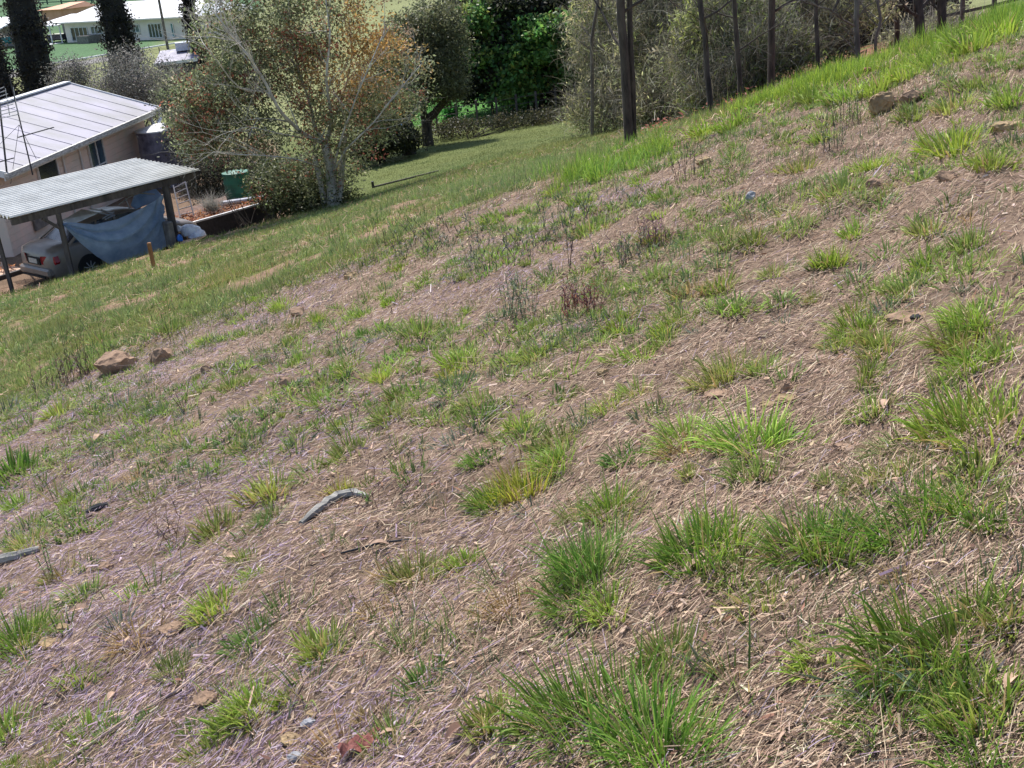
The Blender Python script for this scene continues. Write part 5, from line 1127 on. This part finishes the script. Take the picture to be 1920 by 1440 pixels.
# --- the dark wood behind the right hand trees (each tree its own)
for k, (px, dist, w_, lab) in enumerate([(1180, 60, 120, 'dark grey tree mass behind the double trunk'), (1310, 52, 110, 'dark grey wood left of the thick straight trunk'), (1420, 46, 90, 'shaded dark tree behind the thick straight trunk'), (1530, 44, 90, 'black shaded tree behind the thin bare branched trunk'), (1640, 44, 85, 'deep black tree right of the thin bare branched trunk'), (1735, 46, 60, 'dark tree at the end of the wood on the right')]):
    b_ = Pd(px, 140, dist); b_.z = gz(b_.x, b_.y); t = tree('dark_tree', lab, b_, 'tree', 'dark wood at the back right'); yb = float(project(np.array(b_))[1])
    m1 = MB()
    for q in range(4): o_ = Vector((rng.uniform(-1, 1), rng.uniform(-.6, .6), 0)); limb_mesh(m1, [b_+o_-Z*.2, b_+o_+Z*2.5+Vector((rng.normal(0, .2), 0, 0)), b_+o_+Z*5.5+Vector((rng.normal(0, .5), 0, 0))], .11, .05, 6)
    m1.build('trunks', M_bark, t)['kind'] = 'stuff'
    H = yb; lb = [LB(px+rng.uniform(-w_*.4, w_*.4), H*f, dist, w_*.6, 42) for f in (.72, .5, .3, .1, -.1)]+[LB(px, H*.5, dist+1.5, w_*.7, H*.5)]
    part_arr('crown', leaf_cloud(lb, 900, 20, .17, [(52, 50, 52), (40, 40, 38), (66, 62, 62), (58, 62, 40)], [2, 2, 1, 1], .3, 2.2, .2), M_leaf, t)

# --- wispy olive thicket on the right: fine drooping foliage
thc = [(166, 168, 112), (138, 144, 92), (192, 190, 142), (104, 106, 72), (168, 156, 128)]
def thicket(label, px, pbase, dist, lobes, nc, m=None, cols=thc):
    t = shrub(label, px, pbase, dist, lobes, int(nc*.40), 22, .16, cols, [2, 2, 3, 1, 1], .20, 4.5, .1, True, 'wispy_bush', 'bush', 'wispy olive bushes behind the brow', None, .9, 12, .022)
    V_ = []; N = nc*5; c = np.array([lobes[i_][0] for i_ in rng.integers(0, len(lobes), N)]); r = np.array([lobes[i_][1] for i_ in rng.integers(0, len(lobes), N)])
    pts = c+rng.normal(0, .5, (N, 3))*r; cc = pal([(150, 146, 128), (120, 116, 100), (100, 96, 84)], [1, 1, 1], N)
    part_arr('twigs', ribbons(pts, rng.random(N)*2*PI, rng.uniform(.1, 1.3, N), rng.normal(.8, .5, N), rng.uniform(.4, 1.1, N), np.full(N, .013), 3, cc, cc), M_grass, t); return t
thicket('wispy olive bush left of the double trunk', 1130, 245, 38, [LB(1130, 175, 38, 55, 55), LB(1100, 215, 38, 40, 32), LB(1160, 130, 38.5, 40, 45), LB(1110, 110, 39, 36, 30), LB(1190, 180, 38, 50, 60), LB(1190, 80, 39, 40, 60), LB(1150, 225, 37, 50, 24), LB(1110, 50, 40, 50, 60), LB(1150, 10, 40, 50, 50)], 1500)
thicket('wispy olive bush between the double trunk and the thin curved trunk', 1250, 235, 32, [LB(1250, 160, 32, 60, 75), LB(1230, 215, 31.5, 50, 36), LB(1285, 110, 32.5, 40, 46), LB(1240, 60, 33, 40, 36), LB(1290, 200, 31, 40, 40), LB(1200, 110, 33, 40, 60), LB(1280, 20, 34, 60, 50), LB(1220, 10, 34, 50, 50)], 1900)
thicket('taller wispy bush around the thin curved trunk', 1340, 215, 28, cols=[(140, 150, 88), (116, 126, 72), (164, 172, 108), (92, 98, 62), (150, 140, 112)], nc=1500, lobes=[LB(1345, 150, 28, 50, 65), LB(1330, 195, 27.5, 45, 30), LB(1320, 70, 29, 55, 60), LB(1370, 90, 28.5, 40, 60), LB(1380, 190, 27, 40, 26), LB(1300, 140, 29, 40, 50), LB(1360, 10, 30, 70, 50)])
thicket('olive bush hiding the foot of the thick straight trunk', 1420, 190, 27, [LB(1420, 110, 27, 30, 50), LB(1400, 165, 27, 34, 30), LB(1480, 95, 28, 42, 40), LB(1440, 60, 29, 46, 50), LB(1470, 10, 31, 50, 40)], 850, cols=[(122, 136, 74), (100, 112, 62), (144, 154, 88), (80, 84, 54), (126, 120, 92)])
thicket('yellowish wispy bush behind the thin bare branched trunk', 1560, 130, 30, [LB(1570, 85, 30, 36, 30), LB(1540, 60, 30, 30, 30), LB(1500, 110, 29, 30, 22), LB(1600, 20, 31, 70, 30), LB(1530, 20, 31, 40, 30)], 420)
thicket('low grey bush at the right end of the wood', 1690, 100, 34, [LB(1690, 88, 34, 40, 18), LB(1740, 70, 35, 40, 24), LB(1790, 50, 38, 34, 34)], 320)
litter('red_fallen_leaves', 'reddish leaves caught under the wispy bushes', lambda: (lambda p_: np.array([p_.x, p_.y, gz(p_.x, p_.y)+random.random()*.25]))(Pd(random.uniform(1200, 1420), 190, random.uniform(22, 31))), 260, .09, [(176, 110, 96), (150, 90, 80)], [1, 1])
# --- trunks on the right
def trunk(path, dist, r0, r1, label, m=M_bark, extra=None, crown=True, name='slender_tree', nb_=4, ccol=None):
    b_ = Pd(path[0][0], path[0][1], dist); zb = gz(b_.x, b_.y); t = tree(name, label, (b_.x, b_.y, min(zb, b_.z)), 'tree', 'slender trees on the brow')
    pts = [Vector((b_.x, b_.y, min(zb, b_.z)-.3))]+[Pd(x_, y_, dist) for x_, y_ in path[1:]]
    top_ = pts[-1]; d_ = (pts[-1]-pts[-2]).normalized(); pts += [top_+d_*1.2+Z*.6, top_+d_*1.6+Z*2.4]
    m1 = MB(); fine = limb_mesh(m1, pts, r0, r1, 9, .02); m1.build('trunk', m, t, smooth=True)
    m1 = MB(); tips = []
    for q in range(nb_):
        k = rng.integers(len(fine)//3, len(fine)-1); a = rng.uniform(0, 2*PI); branches(m1, fine[k], (math.sin(a), math.cos(a), .5), rng.uniform(.6, 1.3), r1*.5, 1, .5, .1, tips)
    for q in range(4): a = rng.uniform(0, 2*PI); branches(m1, fine[-1-q], (math.sin(a), math.cos(a), .7), 1.5, r1*.7, 1, .5, .1, tips)
    m1.build('branches', m, t)['kind'] = 'stuff'
    if crown:
        c = fine[-1]; part_arr('crown', leaf_cloud([(tuple(c), (1.3, 1.3, .9)), (tuple(c+Z*.9), (1.0, 1.0, .8))], 150, 16, .12, ccol or olive, [1]*len(ccol or olive), .25, 2.5, .3), M_leaf, t)
    if extra: extra(t)
    return t
m20 = 20/FPX
def second(t):
    m1 = MB(); limb_mesh(m1, [Vector(t.location)+Vector((.13, .05, -.3)), Pd(1188, 240, 20.1), Pd(1186, 150, 20.1), Pd(1182, 80, 20.1), Pd(1180, 0, 20.1), Pd(1176, -90, 20.1)], 6*m20, 5*m20, 8, .02); m1.build('second_trunk', M_bark, t, smooth=True)
trunk([(1180, 292), (1176, 200), (1172, 120), (1165, 40), (1163, -20)], 20, 9*m20, 7*m20, 'sturdy double trunked tree standing on the brow', extra=second)
trunk([(1331, 233), (1332, 190), (1326, 140), (1322, 70), (1312, 0)], 18, 5.5*m20, 4*m20, 'thin curved dark trunk right of the double trunk')
trunk([(1387, 206), (1387, 150), (1381, 70), (1377, 0)], 20, 5*m20, 3.6*m20, 'very thin straight trunk between the curved one and the thick one')
trunk([(1446, 198), (1446, 140), (1447, 60), (1447, -10)], 21, 7.5*m20, 6*m20, 'thick straight dark grey trunk in the middle of the right side')
def bare(t):
    m1 = MB()
    for a, e in (((1607, 90), (1570, 45)), ((1606, 100), (1560, 60)), ((1606, 50), (1580, 15)), ((1608, 112), (1590, 98)), ((1608, 35), (1640, 5)), ((1606, 70), (1575, 42))):
        p0 = Pd(a[0], a[1], 16); p1 = Pd(e[0], e[1], 15.8); limb_mesh(m1, [p0, p0.lerp(p1, .5)+Z*.05, p1], .014, .004, 5)
    m1.build('bare_branches', M_greybark, t)['kind'] = 'stuff'
trunk([(1606, 162), (1608, 110), (1606, 50), (1607, -10)], 16, 5.5*16/FPX, 4*16/FPX, 'thin grey trunk with bare side branches above the bright grass', M_greybark, bare)
trunk([(1722, 100), (1724, 50), (1722, -10)], 30, 9*30/FPX, 8*30/FPX, 'stout dark trunk left of the last one on the right')
trunk([(1764, 85), (1766, 40), (1767, -10)], 32, 8*32/FPX, 7*32/FPX, 'last dark trunk on the right before the open hillside')
for x_, yb_, d_, r_, lab_ in ((1108, 238, 36, 3.5, 'thin pale trunk at the left end of the wispy bushes'), (1232, 225, 36, 3, 'thin trunk among the wispy bushes right of the double trunk'), (1285, 215, 30, 3, 'thin trunk left of the thin curved trunk'), (1420, 190, 33, 3, 'thin trunk touching the left of the thick straight trunk'), (1492, 165, 30, 3.2, 'thin leaning trunk right of the thick straight trunk'), (1575, 140, 30, 3, 'thin trunk left of the bare branched trunk'), (1645, 128, 29, 3, 'thin trunk right of the bare branched trunk')):
    trunk([(x_, yb_), (x_+rng.normal(0, 4), yb_*.6), (x_+rng.normal(0, 8), yb_*.3), (x_+rng.normal(0, 8), -10)], d_, r_*d_/FPX, r_*.7*d_/FPX, lab_, M_greybark, nb_=7, ccol=thc)
trunk([(1535, 145), (1533, 90), (1530, 30), (1530, -10)], 27, 4*27/FPX, 3*27/FPX, 'slim dark trunk by the red mulch path')
trunk([(1680, 108), (1682, 60), (1680, 0)], 33, 5*33/FPX, 4*33/FPX, 'slim dark trunk left of the stout one')

# ================================================================== far things
FG = -8.6
def fbox(mb, o, ex, ey, s0, s1, t0, t1, z0, z1): mb.prism([o+ex*s0+ey*t0+Z*z0, o+ex*s1+ey*t0+Z*z0, o+ex*s1+ey*t1+Z*z0, o+ex*s0+ey*t1+Z*z0], [o+ex*s0+ey*t0+Z*z1, o+ex*s1+ey*t0+Z*z1, o+ex*s1+ey*t1+Z*z1, o+ex*s0+ey*t1+Z*z1])
H0 = Pz(127, 80, FG); H1 = Pz(375, 72, FG); fx = (H1-H0).normalized(); fy = Vector((-fx.y, fx.x, 0)); FL = (H1-H0).length
fh = thing('white_roofed_house', 'long low cream house with a white roof across the valley', 'house', H0)
m1 = MB(); fbox(m1, H0, fx, fy, 0, FL, 0, 8, -.3, 2.45); m1.build('wall', M_cream, fh)
m1 = MB(); e_ = .9; ro = [H0-fx*e_-fy*e_+Z*2.45, H0+fx*(FL+e_)-fy*e_+Z*2.45, H0+fx*(FL+e_)+fy*(8+e_)+Z*2.45, H0-fx*e_+fy*(8+e_)+Z*2.45]; rt = [H0+fx*3+fy*4+Z*4.3, H0+fx*(FL-1.5)+fy*4+Z*4.3]
m1.add(ro+rt, [(0, 1, 5, 4), (1, 2, 5), (2, 3, 4, 5), (3, 0, 4), (0, 3, 2, 1)]); m1.build('roof', M_white, fh)
m1 = MB(); m1.bar(ro[0], ro[1], .12, .16); m1.build('gutter', M_cream, fh)
def fwin(x0, y0, x1, y1, nm, panes, m=M_glass, par=None):
    q0 = Pplane(x0, y0, H0-fy*.03, fy)-H0; q1 = Pplane(x1, y1, H0-fy*.03, fy)-H0; s0, s1 = q0.dot(fx), q1.dot(fx); z1, z0 = min(q0.z, 2.25), max(q1.z, .08)
    m1 = MB(); m1.box(H0+fx*(s0+s1)/2-fy*.04+Z*(z0+z1)/2, fx, fy, Z, s1-s0, .05, z1-z0); w_ = m1.build(nm, m, par or fh)
    m2 = MB()
    for k in range(panes+1): s = s0+(s1-s0)*k/panes; m2.bar(H0+fx*s-fy*.08+Z*z0, H0+fx*s-fy*.08+Z*z1, .09)
    for z_ in (z0, z1): m2.bar(H0+fx*s0-fy*.085+Z*z_, H0+fx*s1-fy*.085+Z*z_, .08)
    m2.build('frame', M_white, w_, origin=H0)
fwin(132, 52, 168, 76, 'sliding_door', 4); fwin(170, 50, 193, 63, 'window', 3, M_glasst); fwin(246, 47, 263, 60, 'window', 2, M_glasst); fwin(277, 45, 306, 70, 'sliding_door', 4); fwin(320, 44, 328, 68, 'door', 1, M_teal)
m1 = MB(); fbox(m1, H0, fx, fy, 4.9, 7.2, -2.0, -.2, 0, .9); tag(m1.build('porch_bench', M_conc, origin=H0+fx*5), 'low grey porch wall in front of the white roofed house', 'wall')
gw = thing('garage_wing', 'lower white roofed carport wing left of the long cream house', 'garage', H0-fx*5.6)
m1 = MB(); ro = [H0-fx*6.6-fy*.3+Z*2.2, H0-fx*.9-fy*.3+Z*2.2, H0-fx*.9+fy*6+Z*3.1, H0-fx*6.6+fy*6+Z*3.1]; m1.prism([q-Z*.12 for q in ro], ro); m1.build('roof', M_white, gw)
m1 = MB(); fbox(m1, H0, fx, fy, -6.3, -1.0, 4.0, 6, -.3, 2.3); m1.build('wall', M_tank, gw)
for s in (-6.2, -3.2, -1.1): m1 = MB(); m1.bar(H0+fx*s+Z*0, H0+fx*s+Z*2.2, .14); m1.build('post', M_white, gw)
m1 = MB(); fbox(m1, H0, fx, fy, -5.6, -2.2, .8, 2.6, .25, 1.0); m1.tube([H0-fx*5+fy*.7+Z*.35, H0-fx*5+fy*.9+Z*.35], .35, 12); loose('dark_vehicle', 'dark vehicle in the shade of the carport wing', 'vehicle', m1, M_glass, H0-fx*4, bevel=.12)
sl_ = thing('slab', 'pale concrete slab before the carport wing', 'slab', H0-fx*4); m1 = MB(); fbox(m1, H0, fx, fy, -6.8, -.4, -2.2, -.3, -.1, .06); m1.build('paving', M_white, sl_)
G0 = Pz(-60, 95, FG); G1 = Pz(30, 92, FG); gx = (G1-G0).normalized(); gy = Vector((-gx.y, gx.x, 0))
gh_ = thing('white_roofed_shed', 'open white roofed shed at the left edge across the valley', 'shed', G0)
m1 = MB(); ro = [G0+Z*2.3, G0+gx*7+Z*2.3, G0+gx*6+gy*5+Z*3.6, G0+gy*5+Z*3.6]; m1.prism([q-Z*.15 for q in ro], ro); m1.build('roof', M_white, gh_)
for s in (3.5, 6.8): m1 = MB(); m1.bar(G0+gx*s+gy*.2, G0+gx*s+gy*.2+Z*2.25, .14); m1.build('post', M_steel, gh_)
m1 = MB(); fbox(m1, G0, gx, gy, 0, 6.8, 4, 4.6, -.2, 3.2); m1.build('back_wall', M_tank, gh_)
m1 = MB(); fbox(m1, G0, gx, gy, 3.6, 6.2, .7, 2.6, .5, 1.3); m1.tube([G0+gx*4.2+gy*.7+Z*1.3, G0+gx*5.8+gy*.7+Z*1.5], .2, 8); loose('covered_boat', 'teal covered boat under the shed at the left edge', 'boat', m1, M_teal, G0+gx*5, bevel=.2)
m1 = MB(); a = Pz(62, 34, FG+2.5); 
o3 = Pz(75, 45, FG); m1.prism([o3+Z*2.2, o3+fx*7+Z*2.2, o3+fx*6.5+fy*8+Z*2.2, o3+fx*1.5+fy*8+Z*2.2], [o3+Z*2.3, o3+fx*7+Z*2.3, o3+fx*6+fy*6+Z*3.1, o3+fx*1.5+fy*6+Z*3.1]); fbox(m1, o3, fx, fy, .4, 6.5, .4, 7, -.2, 2.2)
M_orr = mat('orange_roof', (216, 160, 128), .7, col2=(200, 140, 104), scale=.6); loose('orange_roofed_shed', 'small orange roofed outbuilding behind the garage wing', 'shed', m1, M_orr, o3)
# white kerb
m1 = MB(); m1.bar(KA+Z*.06-kd.to_3d()*6, KB+Z*.06+kd.to_3d()*8, .28, .12); tag(m1.build('white_kerb', M_white, origin=KA), 'white kerb line along the far lawn', 'kerb', kind=None)
def fence(a, b_, npost, rails, h, m, label, r=.05, group=None, wires=False, zf=None):
    t = thing('fence', label, 'fence', a, group)
    for k in range(npost):
        q = a.lerp(b_, k/(npost-1)); q.z = zf if zf is not None else gz(q.x, q.y); m1 = MB(); m1.bar(q-Z*.2, q+Z*h, r*2); m1.build('post', m, t)
    for rz in rails:
        m1 = MB(); prev = None
        for k in range(npost):
            q = a.lerp(b_, k/(npost-1)); q.z = (zf if zf is not None else gz(q.x, q.y))+rz
            if prev is not None: m1.bar(prev, q, r*(.5 if wires else 1.3), r*(.5 if wires else 1.6))
            prev = q
        m1.build('wire' if wires else 'rail', m, t)
    return t
M_gf = mat('dark_green_rail', (40, 76, 66), .7, col2=(28, 54, 50), scale=4)
fence(Pz(40, 28, FG), Pz(180, 20, FG), 9, (.5, .9, 1.3), 1.45, M_gf, 'dark green post and rail fence in the far paddock', .12, zf=FG)
fence(Pz(40, 10, FG), Pz(270, 2, FG), 9, (.6, 1.2), 1.5, M_gf, 'second dark paddock fence further back at the top left', .16, zf=FG)
fence(Pz(-40, 172, FG), Pz(400, 100, FG), 9, (.4, .8, 1.15), 1.3, M_steel, 'thin wire fence crossing the far grass behind the house', .035, wires=True, zf=FG)
fence(Pd(820, 238, 53.5), Pd(1080, 208, 55), 8, (.35, .7, 1.0), 1.15, M_timber, 'wire and post fence between the lawn and the bright paddock', .05, wires=True)
fence(Pd(1745, 78, 36), Pd(1990, 22, 34), 5, (.5, 1.15), 1.25, M_timber, 'old rail fence on the hillside at the top right', .05)
m1 = MB(); q = Pz(315, 92, FG); m1.tube([q-Z*.3, q+Z*9], [.15, .11], 8); loose('power_pole', 'grey power pole in front of the white roofed house', 'pole', m1, M_greybark, q)
m1 = MB(); q = Pz(71, 34, FG); m1.tube([q-Z*.3, q+Z*9], [.17, .12], 8); loose('power_pole', 'dark pole left of the orange roofed outbuilding', 'pole', m1, M_steel, q)
m1 = MB(); q = Pz(797, 38, FG); m1.tube([q-Z*.3, q+Z*8], [.17, .13], 8); loose('power_pole', 'dark pole at the top centre beyond the crooked tree', 'pole', m1, M_steel, q)
rl = thing('handrail', 'dark rail on a concrete slab at the top centre', 'rail', Pz(812, 40, FG)); m1 = MB(); a, b_ = Pz(812, 42, FG), Pz(860, 35, FG); m1.bar(a, a+Z*1.6, .25); m1.bar(b_, b_+Z*1.6, .25); m1.bar(a+Z*1.6, b_+Z*1.6, .25); m1.build('frame', M_steel, rl)
# grey shed with roof behind the slim trunk
s0 = Pd(288, 122, 70); s0.z = FG; gs = thing('grey_shed', 'low grey roofed shed with a white front edge behind the big tree', 'shed', s0); sx = Vector((math.cos(math.radians(12)), math.sin(math.radians(12)), 0)); sy = Vector((-sx.y, sx.x, 0))
zr = Pd(288, 122, 70).z-FG
m1 = MB(); q = [s0+Z*zr, s0+sx*2.4+Z*(zr+.05), s0+sx*2.9+sy*4+Z*(zr+.5), s0+sx*.3+sy*4+Z*(zr+.45)]; m1.prism([x_-Z*.08 for x_ in q], q); m1.build('roof', M_tank, gs)
m1 = MB(); m1.bar(s0+Z*zr-sy*.05, s0+sx*2.4+Z*(zr+.05)-sy*.05, .1, .16); m1.build('fascia', M_white, gs)
m1 = MB(); fbox(m1, s0, sx, sy, .2, 2.4, .2, 3.8, -.2, zr-.1); m1.build('wall', M_steel, gs)
m1 = MB(); m1.box(s0+sx*1.7+sy*3+Z*(zr+.65), sx, sy, Z, .9, .7, .45); m1.build('roof_box', M_plastic, gs)
# blue shed glimpsed under the trees
q = Pd(738, 248, 53); q.z = gz(q.x, q.y); m1 = MB(); fbox(m1, q, Vector((1, 0, 0)), Vector((0, 1, 0)), -.45, .45, 0, .9, -.1, 1.15); loose('blue_crate', 'pale blue box glimpsed under the leaning tree', 'box', m1, M_tarp, q, bevel=.03)
# terracotta ring beyond the brow
q = Pd(1845, 55, 14.2); m1 = MB(); R1 = 22*14.2/FPX
for k in range(24):
    a0, a1 = 2*PI*k/24, 2*PI*(k+1)/24
    m1.bar(q+Vector((math.cos(a0), math.sin(a0), 0))*R1, q+Vector((math.cos(a1), math.sin(a1), 0))*R1, .035, .09)
m1.tube([q-Z*.12, q-Z*.04], R1*.9, 20); loose('terracotta_dish', 'shallow terracotta dish lying beyond the bright grass at the top right', 'dish', m1, M_terra, q)
stake(1626, 140, 1627, 127, .03, M_redbark, 'small rusty peg on the red mulch path', 'peg', name='rusty_peg')
rock(1545, 156, 14, M_rock3, 'small white stone by the red mulch path', .6, 60)
# dark palings of the low fence behind the house roof
pf = thing('paling_fence', 'dark low paling fence right behind the white house roof', 'fence', Pd(160, 175, 53)); a, b_ = Pd(10, 215, 52), Pd(215, 172, 56)
for k in range(34):
    q = a.lerp(b_, k/34); q.z = gz(q.x, q.y); m1 = MB(); m1.bar(q-Z*.1, q+Z*1.25, .2, .03); m1.build('paling', M_bark, pf)
